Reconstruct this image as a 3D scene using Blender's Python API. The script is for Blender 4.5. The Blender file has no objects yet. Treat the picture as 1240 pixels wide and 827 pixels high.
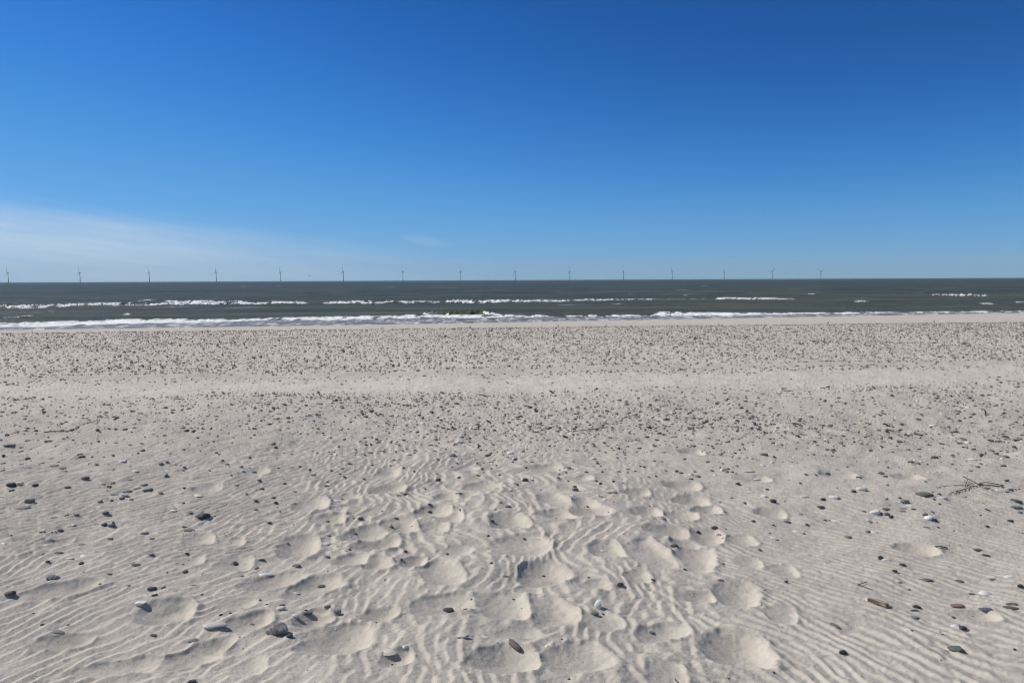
import bpy, bmesh, math, random
import numpy as np
from mathutils import Matrix, Vector

random.seed(7)
rng = np.random.default_rng(11)
SC = bpy.context.scene
COL = SC.collection

# ------------------------------------------------------------------ camera
W, H = 1240.0, 827.0
F = 895.0
CAM_Z = 1.65
SEA_Z = -2.0
PITCH = math.radians(4.75)
ROLL = math.radians(0.264)
fwd = np.array([0, math.cos(PITCH), -math.sin(PITCH)])
r0 = np.array([1.0, 0, 0])
u0 = np.array([0, math.sin(PITCH), math.cos(PITCH)])
RIGHT = r0 * math.cos(ROLL) - u0 * math.sin(ROLL)
UP = u0 * math.cos(ROLL) + r0 * math.sin(ROLL)
CAM = np.array([0, 0, CAM_Z])

def ray(px, py):
    return fwd + RIGHT * ((px - W / 2) / F) - UP * ((py - H / 2) / F)

def at_plane(px, py, z=0.0):
    d = ray(px, py)
    t = (z - CAM_Z) / d[2]
    return CAM + d * t

def at_depth(px, py, y):
    d = ray(px, py)
    return CAM + d * (y / d[1])

def project(x, y, z):
    dx, dy, dz = x, y, z - CAM_Z
    w = dy * fwd[1] + dz * fwd[2]
    a = dx * RIGHT[0] + dy * RIGHT[1] + dz * RIGHT[2]
    b = dx * UP[0] + dy * UP[1] + dz * UP[2]
    return W / 2 + F * a / w, H / 2 - F * b / w

cd = bpy.data.cameras.new('camera')
cam = bpy.data.objects.new('camera', cd)
COL.objects.link(cam)
cd.sensor_width = 36
cd.lens = 36 * F / W
cd.clip_start = 0.05
cd.clip_end = 60000
m = Matrix.Identity(4)
for i in range(3):
    m[i][0] = RIGHT[i]; m[i][1] = UP[i]; m[i][2] = -fwd[i]; m[i][3] = CAM[i]
cam.matrix_world = m
SC.camera = cam

# ------------------------------------------------------------------ helpers
def N(nt, kind, **kw):
    n = nt.nodes.new(kind)
    for k, v in kw.items():
        setattr(n, k, v)
    return n

def math_node(nt, op, a, b=None, c=None, clamp=False):
    n = nt.nodes.new('ShaderNodeMath'); n.operation = op; n.use_clamp = clamp
    for i, v in enumerate((a, b, c)):
        if v is None: continue
        if isinstance(v, (int, float)): n.inputs[i].default_value = v
        else: nt.links.new(v, n.inputs[i])
    return n.outputs[0]

def mixc(nt, fac, a, b):
    n = nt.nodes.new('ShaderNodeMix'); n.data_type = 'RGBA'
    for sock, v in ((n.inputs[0], fac), (n.inputs[6], a), (n.inputs[7], b)):
        if isinstance(v, (int, float)): sock.default_value = v
        elif isinstance(v, tuple): sock.default_value = (*v, 1)
        else: nt.links.new(v, sock)
    return n.outputs[2]

def maprange(nt, v, a, b, c=0.0, d=1.0, smooth=True):
    n = nt.nodes.new('ShaderNodeMapRange')
    n.interpolation_type = 'SMOOTHSTEP' if smooth else 'LINEAR'
    nt.links.new(v, n.inputs[0])
    for i, q in enumerate((a, b, c, d)): n.inputs[i + 1].default_value = q
    return n.outputs[0]

def noise(nt, vec, scale, detail=3, rough=0.55):
    n = nt.nodes.new('ShaderNodeTexNoise')
    n.inputs['Scale'].default_value = scale
    n.inputs['Detail'].default_value = detail
    n.inputs['Roughness'].default_value = rough
    if vec is not None: nt.links.new(vec, n.inputs['Vector'])
    return n.outputs[0]

def new_mat(name):
    mt = bpy.data.materials.new(name); mt.use_nodes = True
    nt = mt.node_tree
    return mt, nt, nt.nodes['Principled BSDF']

def tag(o, label=None, cat=None, group=None, kind=None):
    if label: o['label'] = label
    if cat: o['category'] = cat
    if group: o['group'] = group
    if kind: o['kind'] = kind
    return o

def link_mesh(name, me, mat=None, parent=None, smooth=True):
    if mat: me.materials.append(mat)
    o = bpy.data.objects.new(name, me); COL.objects.link(o)
    if parent: o.parent = parent
    if smooth and len(me.polygons):
        me.polygons.foreach_set('use_smooth', np.ones(len(me.polygons), bool))
    return o

def grid_mesh(name, X, Y, Z, attrs=None):
    nr, nc = X.shape
    me = bpy.data.meshes.new(name)
    co = np.stack([X, Y, Z], -1).reshape(-1, 3).astype(np.float32)
    idx = np.arange(nr * nc).reshape(nr, nc)
    q = np.stack([idx[:-1, :-1], idx[:-1, 1:], idx[1:, 1:], idx[1:, :-1]], -1).reshape(-1, 4)
    me.vertices.add(len(co)); me.vertices.foreach_set('co', co.ravel())
    me.loops.add(q.size); me.loops.foreach_set('vertex_index', q.ravel().astype(np.int32))
    me.polygons.add(len(q))
    me.polygons.foreach_set('loop_start', (np.arange(len(q)) * 4).astype(np.int32))
    me.polygons.foreach_set('loop_total', np.full(len(q), 4, np.int32))
    me.update(calc_edges=True)
    for k, v in (attrs or {}).items():
        a = me.attributes.new(k, 'FLOAT', 'POINT')
        a.data.foreach_set('value', v.ravel().astype(np.float32))
    return me

def smooth01(t):
    t = np.clip(t, 0, 1)
    return t * t * (3 - 2 * t)

# ------------------------------------------------------------------ noise fields
NG, LG = 2048, 12.0                       # periodic field used for ripples and lumps
fx = np.fft.fftfreq(NG, LG / NG)[None, :]
fy = np.fft.fftfreq(NG, LG / NG)[:, None]
FR = np.hypot(fx, fy)

def analytic(angle, lam, srad=0.16, sang=11.0, seed=0):
    r = np.random.default_rng(seed)
    k0 = 1 / lam
    th = np.arctan2(fy, fx)
    da = np.arctan2(np.sin(th - angle), np.cos(th - angle))
    s = np.exp(-0.5 * ((FR - k0) / (srad * k0)) ** 2 - 0.5 * (da / math.radians(sang)) ** 2)
    w = r.normal(size=FR.shape) + 1j * r.normal(size=FR.shape)
    a = np.fft.ifft2(w * s)
    return (a / np.sqrt(np.mean(np.abs(a) ** 2))).astype(np.complex64)

def band(lmin, lmax, slope=1.0, seed=0):
    r = np.random.default_rng(seed)
    s = np.where((FR > 1 / lmax) & (FR < 1 / lmin), 1 / np.maximum(FR, 1e-6) ** slope, 0)
    a = np.fft.ifft2(np.fft.fft2(r.normal(size=FR.shape)) * s).real
    return (a / a.std()).astype(np.float32)

def samp(f, x, y):
    u = np.mod(x / LG * NG, NG); v = np.mod(y / LG * NG, NG)
    i = np.floor(u).astype(np.int32); j = np.floor(v).astype(np.int32)
    a = (u - i).astype(np.float32); b = (v - j).astype(np.float32)
    i %= NG; j %= NG
    i1 = (i + 1) % NG; j1 = (j + 1) % NG
    return (f[j, i] * (1 - a) + f[j, i1] * a) * (1 - b) + (f[j1, i] * (1 - a) + f[j1, i1] * a) * b

A_left = analytic(math.radians(-35), 0.076, srad=0.30, sang=21, seed=1)
A_mid = analytic(math.radians(0), 0.084, srad=0.32, sang=27, seed=2)
A_right = analytic(math.radians(42), 0.064, srad=0.24, sang=13, seed=3)
LUMP = band(0.16, 1.2, 1.6, seed=4)
FINE = band(0.02, 0.14, 1.2, seed=5)
BIG = band(1.0, 12.0, 1.3, seed=6)

# ------------------------------------------------------------------ the beach
def crest_y(x): return 25.5 + 0.1 * np.clip(x, -120, 200)
def shore_y(x):
    xc = np.clip(x, -120, 200)
    return 64.0 + 0.24 * xc
def profile(x, y):
    c, s = crest_y(x), shore_y(x)
    t = (y - c) / (s - c)
    ts = np.where(t > 0.06, t - 0.03, np.where(t > -0.06, (t + 0.06) ** 2 / 0.24, 0))
    ts = ts + 0.03 * smooth01((t - 0.5) / 0.4)
    z = SEA_Z * np.minimum(ts, 1.7)
    z = z + 0.03 * np.exp(-((y - c + 0.4) / 0.9) ** 2)       # low berm crest
    # old wheel track / tide line
    yt = 13.6 + 0.10 * np.clip(x, -40, 60)
    z = z + 0.030 * np.exp(-((y - yt) / 0.22) ** 2) - 0.03 * np.exp(-((y - yt + 0.45) / 0.3) ** 2)
    return z

HOLLOWS = [  # pixel centre, width, height of every hollow trodden in the sand
 (76,723,80,20),(200,748,60,30),(72,782,70,18),(150,812,95,20),(222,806,80,22),(330,714,76,18),(378,722,65,22),
 (422,688,40,14),(455,693,34,16),(302,764,50,26),(378,762,45,24),(404,790,80,40),(258,790,45,20),(462,758,42,16),
 (535,707,46,32),(532,748,80,26),(606,748,66,36),(665,750,52,34),(654,705,58,26),(608,815,76,34),(700,810,84,34),
 (786,680,56,34),(838,682,52,34),(888,726,54,32),(846,731,38,16),(798,774,66,20),(890,790,76,44),(770,709,30,14),
 (376,618,38,18),(396,637,40,14),(360,671,50,26),(438,656,62,16),(456,668,50,16),(484,646,40,20),
 (524,628,38,14),(544,636,32,14),(524,647,36,16),(671,613,36,18),(704,617,34,14),(713,628,48,14),(672,634,40,14),
 (618,644,40,18),(628,672,68,28),(735,676,36,22),(582,597,50,12),(660,570,40,10),(540,610,30,8),(564,610,28,8),
 (824,589,44,10),(834,605,44,12),(782,625,36,16),(822,628,40,12),(808,649,54,14),(854,652,42,24),(830,660,34,14),
 (856,618,34,12),(896,656,36,12),(836,547,30,8),(910,582,40,8),(1015,577,40,9),(1098,578,36,8),(1105,660,50,14),
 (36,659,28,9),(75,662,24,9),(480,815,40,22),(1180,745,50,14),(560,570,36,8),(470,600,40,10),(700,585,34,8),
 (770,600,30,9),(930,620,36,9),(640,725,28,10),(500,690,30,12),(720,720,34,12),
]

_h = np.random.default_rng(77)
NFRESH = len(HOLLOWS)
while len(HOLLOWS) < 92:                                  # older, half blown-over treads between the fresh ones
    hx, hy = _h.uniform(230, 960), _h.uniform(575, 822)
    k_ = (hy - 340) / 460
    if all(abs(hx - q[0]) > 0.55 * (q[2] + 46 * k_) or abs(hy - q[1]) > 0.55 * (q[3] + 18 * k_) for q in HOLLOWS):
        HOLLOWS.append((hx, hy, 46 * k_ * _h.uniform(0.8, 1.3), 18 * k_ * _h.uniform(0.8, 1.5)))
    elif _h.random() < 0.002: break
def hollow_params():
    out = []
    for k, (px, py, w, h) in enumerate(HOLLOWS):
        c = at_plane(px, py); 
        l = at_plane(px - w / 2, py); r = at_plane(px + w / 2, py)
        n = at_plane(px, py + h / 2); f = at_plane(px, py - h / 2)
        a = (r[0] - l[0]) / 2 * 1.14; b = (f[1] - n[1]) / 2 * 1.08
        out.append((c[0], c[1], a, b, k))
    return out
HP = hollow_params()

def ripple(x, y):
    q = x / np.maximum(np.abs(y) + 0.6, 1.0)
    wl = smooth01((-q - 0.12) / 0.22); wr = smooth01((q - 0.10) / 0.22)
    wm = np.clip(1 - wl - wr, 0, 1)
    dx = 0.05 * samp(LUMP, x * 0.35 + 3, y * 0.35); dy = 0.06 * samp(LUMP, x * 0.35, y * 0.35 + 5)
    A = wl * samp(A_left, x + dx, y + dy) + wm * samp(A_mid, x + dx * 1.9, y + dy) + wr * samp(A_right, x + dx * .7, y + dy)
    amp = np.clip(np.abs(A) / 0.75, 0, 1.0)
    ph = np.mod(np.angle(A) / (2 * math.pi), 1.0)      # grows towards +x
    lee = 0.46
    z = np.where(ph < lee, smooth01(ph / lee), 1 - ((ph - lee) / (1 - lee)) ** 0.85)
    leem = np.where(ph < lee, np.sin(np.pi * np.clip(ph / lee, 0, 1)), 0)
    return z, amp, leem, wl + wr

def height(x, y, near):
    """x, y arrays; near=True adds the fine wind ripples and the trodden hollows."""
    z = profile(x, y)
    d = np.hypot(x, y)
    z = z + 0.028 * samp(BIG, x * 0.55 + 1.3, y * 0.55) * smooth01((24 - y) / 6)
    lump = samp(LUMP, x, y)
    trail = smooth01((1.5 - np.abs(x + 0.1 * y - 0.15)) / 0.9) * smooth01((8 - y) / 3)
    z = z + (0.0050 + 0.0022 * trail + 0.003 * smooth01((d - 5) / 4) * smooth01((12 - y) / 4)) * lump
    lee = np.zeros_like(z)
    if near:
        q = x / np.maximum(np.abs(y) + 0.6, 1.0)
        rz, amp, leem, side = ripple(x, y)
        fade = 1 - 0.45 * smooth01((y - 7.0) / 4)
        patch = np.clip(0.78 + 0.35 * samp(BIG, x * 1.4 + 2, y * 1.4 + 7), 0.3, 1.1)
        ramp = (0.0090 - 0.0004 * side * (q > 0) + 0.0032 * side * (q < 0)) * amp * fade * patch
        hol = np.zeros_like(z); rim = np.zeros_like(z); inside = np.zeros_like(z); hl = np.zeros_like(z)
        wob = samp(LUMP, x * 1.8 + 4, y * 1.8 + 2)
        wob2 = samp(FINE, x * 0.6 + 4, y * 0.6 + 2)
        yr = y[:, 0]
        for (cx, cy, a, b, k) in HP:
            r_ = np.random.default_rng(100 + k)
            j0 = np.searchsorted(yr, cy - b * 2.2); j1 = np.searchsorted(yr, cy + b * 2.2)
            if j1 <= j0: continue
            xs = x[j0:j1]; ys = y[j0:j1]
            i0 = max(0, int(np.searchsorted(xs[0], cx - a * 2.4)) - 60); i1 = int(np.searchsorted(xs[-1], cx + a * 2.4)) + 60
            sl = (slice(j0, j1), slice(i0, i1))
            xs = x[sl]; ys = y[sl]
            ang = r_.uniform(0.0, 0.45) * (1 if cx < 0.9 else -0.8)
            u = (xs - cx); v = (ys - cy)
            ur = (u * math.cos(ang) + v * math.sin(ang)) / a; vr = (-u * math.sin(ang) + v * math.cos(ang)) / b
            p = 2.3
            rr = (np.abs(ur) ** p + np.abs(vr) ** p) ** (1 / p) * (1 + 0.09 * wob[sl])
            D = min(0.047, 0.34 * min(a, b)) * (1.2 if cx < -0.45 else 1.0) * r_.uniform(0.8, 1.15) * (0.5 if k >= NFRESH else 1)
            c0 = r_.uniform(0.28, 0.50)                        # deepest part lies off centre
            um = np.where(ur < c0, (ur - c0) / (1 + c0), (ur - c0) / (1 - c0))
            vm = np.where(vr > 0, (vr + 0.2) / 1.2, (vr + 0.2) / 0.8)
            r2 = (np.abs(um) ** 2.3 + np.abs(vm) ** 2.3) ** (1 / 2.3) * (1 + 0.07 * wob[sl] + 0.015 * wob2[sl])
            bowl = np.clip(1 - np.maximum(r2, 0) ** 1.5, 0, 1) * (1 - 0.25 * np.exp(-(r2 / 0.3) ** 2))
            hol[sl] = np.minimum(hol[sl], -D * bowl)
            rr = np.maximum(r2, 0.0)
            wid = np.where(rr < 1, 0.17, 0.30)
            rm = np.exp(-((rr - 1.0) / wid) ** 2) * D * (0.15 + 0.11 * np.clip(ur - 0.3 * vr, -1, 1))
            rim[sl] = np.maximum(rim[sl], rm)
            inside[sl] = np.maximum(inside[sl], smooth01((1.12 - rr) / 0.3))
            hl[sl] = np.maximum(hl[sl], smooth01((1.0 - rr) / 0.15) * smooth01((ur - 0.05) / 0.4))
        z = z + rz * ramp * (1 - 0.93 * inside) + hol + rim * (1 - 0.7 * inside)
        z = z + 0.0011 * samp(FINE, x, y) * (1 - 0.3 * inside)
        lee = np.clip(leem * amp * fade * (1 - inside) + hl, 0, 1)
    else:
        yt = 13.6 + 0.10 * np.clip(x, -40, 60)
        dim = smooth01((y - yt) / 0.6) * smooth01((crest_y(x) - y + 1) / 1.0) + 0.35 * smooth01((yt - 1.6 - y) / 1.0)
        z = z + 0.0042 * samp(FINE, x * 0.45, y * 0.16) * dim
    return z, lee

# rows: dense near the camera, a long way to every side
TAN0 = 1.0
p_rows = np.linspace(1.65 * 895 / 1.9, 1.65 * 895 / 28.0, 1060)     # even steps of view angle
y_near = 1.65 * 895 / p_rows
y_far = np.concatenate([np.linspace(28.2, 100, 150), np.array([120, 200, 400])])
y_back = np.array([-300, -100, -40, -15, -5, -2, 0, 0.8, 1.4])
rows = np.concatenate([y_back, y_near, y_far])
u_in = np.linspace(-0.80, 0.80, 1500)
u_out = 0.80 + np.concatenate([np.linspace(0.0025, 0.95, 380), np.array([1.0, 1.1, 1.4, 2.2, 3.5, 6])])
cols = np.concatenate([-u_out[::-1], u_in, u_out])
hw = np.maximum(rows + 0.6, 1.9)
hw[rows < 0] = np.maximum(1.9, -rows[rows < 0] * 0.8)
GX = (hw[:, None] * cols[None, :]).astype(np.float64)
GY = np.repeat(rows[:, None], len(cols), 1)
GZ = np.zeros_like(GX); GL = np.zeros_like(GX)
near_rows = (rows > 1.0) & (rows < 16)
i_n = np.where(near_rows)[0]
sl = slice(i_n[0], i_n[-1] + 1)
zf, _ = height(GX, GY, False)
zn, ln = height(GX[sl], GY[sl], True)
bl = smooth01((GY[sl] - 11) / 4.5)
GZ[:] = zf
GZ[sl] = zn * (1 - bl) + zf[sl] * bl
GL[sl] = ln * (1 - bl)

def grid_z(x, y):
    x = np.atleast_1d(np.asarray(x, float)); y = np.atleast_1d(np.asarray(y, float))
    j = np.clip(np.searchsorted(rows, y) - 1, 0, len(rows) - 2)
    t = (y - rows[j]) / (rows[j + 1] - rows[j])
    out = 0
    for jj, w in ((j, 1 - t), (j + 1, t)):
        u = x / hw[jj]
        i = np.clip(np.searchsorted(cols, u) - 1, 0, len(cols) - 2)
        s = np.clip((u - cols[i]) / (cols[i + 1] - cols[i]), 0, 1)
        out = out + w * (GZ[jj, i] * (1 - s) + GZ[jj, i + 1] * s)
    return out

def on_ground(px, py):
    p = at_plane(px, py, 0.0)
    for _ in range(3):
        z = float(grid_z(p[0], p[1])[0])
        p = at_plane(px, py, z)
    return p

# ------------------------------------------------------------------ pebbles read off the photograph
# tile origin, then (x, y, width, height, colour) in fifths of a photo pixel
TILES = {
(0,677): "288 14 28 16 k;492 24 35 8 k;820 32 60 16 k;322 115 85 32 b;55 215 65 30 n;658 86 40 10 n;612 147 40 12 n;1012 77 20 12 k;1230 86 24 14 k;917 176 60 24 k;988 172 28 10 n;935 215 35 8 n;1220 208 22 22 k;850 264 55 32 w;345 441 95 20 g;925 458 40 16 n;1163 492 68 26 g;1160 740 60 22 k;1235 410 20 12 s;1170 155 50 8 n",
(248,677): "345 4 50 16 k;185 16 40 8 k;315 54 30 8 n;555 38 62 22 o;225 100 28 26 g;375 96 95 20 s;700 156 60 18 o;335 246 22 8 k;545 198 55 16 s;378 280 45 12 s;465 272 36 12 n;463 300 50 30 c;620 322 70 28 n;550 345 40 28 w;742 290 48 22 b;800 318 60 34 g;60 400 120 50 w;513 464 45 24 k;285 372 40 12 n;232 536 14 12 k;1105 553 100 38 S;1215 525 45 25 s;1205 322 50 16 s;1090 122 24 6 k;1190 0 24 8 k",
(496,677): "495 20 28 22 k;575 95 60 14 n;812 94 26 20 k;630 230 28 12 k;235 308 80 38 k;320 464 78 32 w;452 467 55 16 s;832 522 24 22 w;1120 330 60 28 n;965 722 24 10 k;375 240 20 10 k",
(744,677): "35 148 50 30 k;428 63 32 10 k;640 122 45 16 n;1040 138 30 18 k;225 420 45 16 o;1007 434 22 18 w;690 718 16 14 k",
(992,677): "410 2 60 10 s;505 36 42 20 k;457 72 36 16 k;490 140 36 10 n;645 124 85 20 o;545 180 20 14 k;590 288 52 22 k;577 308 52 12 k;555 270 50 10 s;575 348 70 20 g;850 132 55 16 n;1155 103 65 20 s;1050 122 45 14 n;1220 163 40 30 k;1008 205 62 28 s;1000 120 40 8 s;918 188 14 10 k;930 212 50 10 n;840 282 90 26 r;1010 310 80 20 b;1165 270 85 18 n;1165 295 100 22 n;1105 260 30 12 s;873 420 50 28 k;825 400 45 18 s;815 352 26 12 n;745 450 20 16 n;830 545 95 34 o;148 568 55 36 k",
(0,540): "130 10 28 8 k;820 20 16 8 k;1110 16 28 12 k;838 45 28 8 k;375 48 22 12 k;495 64 48 20 k;555 66 22 8 n;685 58 24 8 n;740 84 40 10 s;310 75 40 12 g;165 75 40 8 n;20 62 30 8 k;15 105 36 8 n;72 114 16 10 k;125 112 32 12 n;172 130 55 16 g;255 105 26 8 k;245 138 30 10 n;15 148 36 8 k;375 135 50 12 n;385 155 50 14 g;325 115 60 14 g;585 118 34 8 n;975 105 36 18 b;1010 105 30 8 b;820 150 36 10 s;790 122 16 8 k;1115 130 30 14 k;1110 148 20 8 k;1065 102 34 10 k;1005 150 36 10 s;515 198 62 26 n;65 236 60 30 k;118 230 36 22 w;213 238 46 22 k;68 268 40 20 k;20 298 36 10 w;405 242 42 16 k;625 215 40 10 k;620 230 40 10 b;660 244 36 20 n;680 220 40 8 r;785 192 55 14 g;870 234 50 14 k;832 260 58 16 k;890 267 70 22 b;765 276 70 24 g;690 294 56 12 g;755 298 40 20 w;738 320 36 18 k;632 318 48 12 k;675 324 24 14 k;797 326 32 16 k;605 336 30 10 n;180 335 64 34 g;130 374 95 22 g;970 284 40 12 n;1118 254 28 10 k;1005 182 32 10 k;1170 293 20 8 k;1190 302 60 12 s;1065 350 50 12 s;1110 345 20 8 k;1050 397 36 16 w;1145 404 44 12 g;1222 425 100 44 k;642 412 46 22 k;12 404 26 8 k;455 420 56 8 k;405 420 28 8 k;330 434 50 14 g;570 440 30 12 s;440 480 30 10 s;630 474 40 22 k;675 488 48 20 b;685 468 24 8 k;255 520 38 12 k;360 506 40 14 k;65 535 16 12 k;20 590 30 14 s;350 646 66 16 k;260 655 22 10 k;495 598 50 14 n;870 525 50 16 g;920 558 40 10 n;665 560 36 12 n;1145 510 84 24 n;1120 492 40 8 k;910 660 46 14 b;1132 650 26 12 k;500 662 40 14 s;420 680 36 14 w",
(248,540): "70 38 28 10 k;272 62 24 8 k;105 84 30 12 k;135 110 36 12 k;150 125 16 10 k;30 147 24 8 k;435 74 14 12 k;445 134 24 12 k;275 132 28 10 n;297 148 40 14 b;525 132 56 10 n;635 145 30 8 k;755 36 24 12 k;970 55 20 10 k;930 64 36 10 s;1145 82 30 26 k;1015 118 26 14 k;1125 118 26 8 n;1200 132 32 14 k;765 148 34 8 k;840 135 34 10 n;658 172 48 16 b;160 176 22 8 k;370 180 44 8 s;330 216 34 14 k;190 240 44 14 n;482 225 28 10 k;740 218 30 12 k;740 242 42 12 k;845 190 26 8 k;965 198 24 10 k;1080 224 18 12 k;1115 265 28 12 k;1125 278 30 10 s;1175 302 36 14 k;1217 292 44 20 k;345 262 40 22 k;415 308 30 12 k;427 340 34 18 k;540 274 38 10 n;250 286 20 10 r;310 335 34 8 k;307 386 32 14 k;455 396 22 14 n;60 422 14 8 k;390 468 34 14 k;538 470 16 18 k;745 446 24 8 n;943 432 44 38 b;902 437 22 12 k;905 506 36 14 b;830 320 24 12 n;820 375 22 10 s;790 330 60 16 s;1075 390 18 10 k;1160 358 14 10 k;1160 430 40 12 k;1130 490 32 10 k;745 536 36 10 n;730 590 60 18 w;800 606 20 12 s;875 625 26 16 k;740 668 40 16 b;1190 676 40 28 k;1215 638 30 8 k",
(496,540): "262 54 50 32 g;285 102 26 14 k;610 40 44 26 w;30 42 26 8 k;325 55 40 16 w;465 60 34 10 k;495 92 40 18 w;450 104 28 8 k;430 117 30 16 k;440 140 26 10 k;300 190 36 16 k;165 172 22 8 k;172 205 44 24 k;415 178 40 14 k;547 174 30 14 k;525 115 24 8 n;700 90 20 16 k;740 96 36 12 k;755 62 26 8 k;775 20 22 12 k;800 48 16 12 w;990 24 22 12 k;1048 10 28 12 s;1135 100 26 12 k;910 120 20 14 k;948 158 24 12 k;990 92 24 10 n;990 138 14 10 k;1070 160 36 20 k;1030 158 40 14 s;1165 155 24 8 k;1212 135 14 8 k;900 192 34 16 n;700 206 50 28 k;745 205 22 14 k;650 236 30 16 k;515 225 28 12 s;960 224 22 16 k;998 240 36 16 o;1003 270 54 26 b;985 300 36 16 s;1130 210 26 8 k;1155 225 24 8 k;1235 215 30 12 k;1220 276 70 26 c;1160 305 24 12 k;1140 300 30 18 s;1185 322 30 12 s;1080 342 30 8 k;612 272 24 10 n;620 295 20 22 n;122 350 36 14 k;122 368 36 16 k;115 290 24 14 s;290 280 40 8 s;95 262 24 12 n;595 365 50 22 g;550 342 28 10 k;518 383 26 10 n;310 384 32 12 k;20 446 40 8 s;500 450 34 8 k;165 495 12 8 k;890 441 22 12 k;475 543 26 10 k;692 554 24 10 k;228 652 26 10 k;790 548 44 12 s;1175 628 62 12 s;1205 398 14 8 k",
(744,540): "25 15 30 10 k;150 12 44 14 k;305 36 40 10 k;600 12 30 8 k;730 42 30 14 k;905 52 70 26 o;972 70 30 12 k;1065 67 14 8 k;1100 14 18 10 k;20 70 28 8 k;65 72 20 12 k;242 88 26 12 k;178 86 24 10 n;180 125 32 16 n;25 154 38 14 k;82 140 36 10 n;125 150 22 8 k;250 180 30 8 k;205 188 36 12 n;310 148 24 10 n;488 152 26 10 k;462 170 34 18 s;505 183 46 18 n;465 200 30 8 k;565 102 10 10 k;590 152 30 8 n;640 132 24 8 k;660 145 36 26 w;655 108 24 10 k;735 162 20 20 k;742 120 26 10 k;700 62 18 8 k;610 175 30 14 s;637 210 14 22 s;815 152 70 22 w;895 115 40 18 s;748 226 40 24 k;865 198 44 14 s;55 222 22 12 k;5 270 20 22 k;252 260 24 8 s;925 262 30 12 k;905 302 34 16 w;830 276 50 10 s;708 313 28 12 k;790 345 30 10 n;962 335 50 28 k;545 365 24 16 w;1150 305 44 16 w;1045 155 24 10 s;1162 172 32 8 k;1220 174 26 10 k;1180 208 36 8 s;1125 226 26 6 k;1130 412 32 12 g;1235 372 24 14 k;840 456 32 8 k;1045 459 56 18 o;1165 474 30 10 n;960 478 24 6 k;300 442 34 12 k;607 490 50 18 k;625 513 26 22 w;643 530 18 18 k;655 552 18 18 w;505 516 36 8 k;675 500 20 8 k;940 525 18 10 k;965 553 44 14 s;985 567 24 8 k;1100 518 36 14 s;1145 528 32 10 n;875 628 38 14 k;360 602 64 20 k",
(992,540): "380 2 30 6 k;605 12 40 8 n;840 45 24 8 k;1105 72 20 8 k;1180 8 30 8 k;1210 42 40 8 s;930 80 44 14 w;980 107 24 8 k;958 125 28 10 k;555 98 50 10 k;615 92 30 10 s;415 130 26 10 k;48 152 52 12 k;375 165 50 18 o;400 185 30 8 k;240 190 36 8 k;645 215 24 8 k;110 252 16 10 k;415 238 30 8 n;210 273 36 28 k;260 262 60 30 w;25 325 40 22 k;90 310 60 26 w;15 375 48 18 k;408 320 20 8 k;488 316 24 14 k;520 337 60 28 b;640 296 110 32 o;728 292 30 14 k;750 315 50 20 w;695 322 26 10 k;730 347 24 8 k;410 380 60 14 n;425 358 20 8 r;512 378 56 14 g;550 360 50 16 s;575 380 38 10 k;510 394 50 12 n;270 396 34 12 k;340 405 54 42 w;375 405 26 22 k;410 410 40 34 b;435 430 34 8 k;300 455 30 22 w;345 456 20 26 s;35 449 24 14 k;100 450 60 12 s;640 416 36 18 n;685 398 22 12 k;668 440 50 28 w;697 452 40 22 k;722 492 24 8 k;785 465 40 10 s;650 490 40 10 n;300 520 50 12 n;335 525 48 16 s;175 550 50 20 g;1015 485 32 10 n;1160 453 42 12 k;978 417 18 8 k;1018 386 28 6 k;1215 400 34 14 b;1195 336 70 24 o;1200 372 70 18 b;887 305 16 10 k;903 336 32 8 s;1110 270 70 24 w;1160 265 40 14 b;1187 264 20 14 k;1210 262 14 8 k;1015 265 50 12 g;960 635 52 14 n;1008 662 48 16 k;988 650 16 8 s;372 684 36 8 k;425 687 48 12 s;1135 210 30 8 k",
(0,455): "245 0 40 10 k;170 45 24 12 k;435 188 30 14 k;645 220 40 14 k;850 225 50 12 k;365 226 22 10 k;340 246 24 10 k;690 245 30 10 k;92 297 26 12 k;432 325 40 26 k;660 315 30 10 k;750 328 26 12 k;815 312 28 10 k;160 315 34 10 k;265 228 24 8 k;90 218 40 12 k;1155 272 24 12 k;1215 243 24 10 k;1130 332 40 8 k;385 380 30 8 k;50 420 90 18 g;170 390 50 18 g;345 420 50 14 g;980 150 18 12 k;1005 192 34 8 k;935 350 24 10 k;290 390 60 8 n;725 365 50 10 g",
(248,455): "630 240 34 12 k;720 288 34 12 k;303 200 30 14 k;235 202 50 8 k;380 172 26 10 k;570 195 24 10 k;70 262 30 18 k;20 275 40 10 w;405 260 34 10 k;340 270 24 8 k;100 325 30 12 k;30 348 24 14 k;75 366 26 10 k;178 368 18 10 k;300 320 34 8 k;300 355 26 10 k;518 340 20 12 k;555 308 14 10 k;650 312 24 14 r;685 318 26 12 k;620 345 24 12 r;718 344 26 12 k;845 385 30 10 k;885 365 28 8 k;965 374 34 14 k;1040 382 32 16 k;1005 420 26 12 k;980 320 28 10 k;1140 320 22 10 k;1205 352 24 10 k;1222 295 30 10 k;1090 345 24 8 s;1178 420 20 12 k;1140 242 24 14 k;860 110 20 8 k;15 244 36 10 k;70 245 34 8 k;780 165 34 12 k;610 40 20 10 k;300 100 18 8 k;222 138 16 10 k;150 82 18 8 k",
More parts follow.
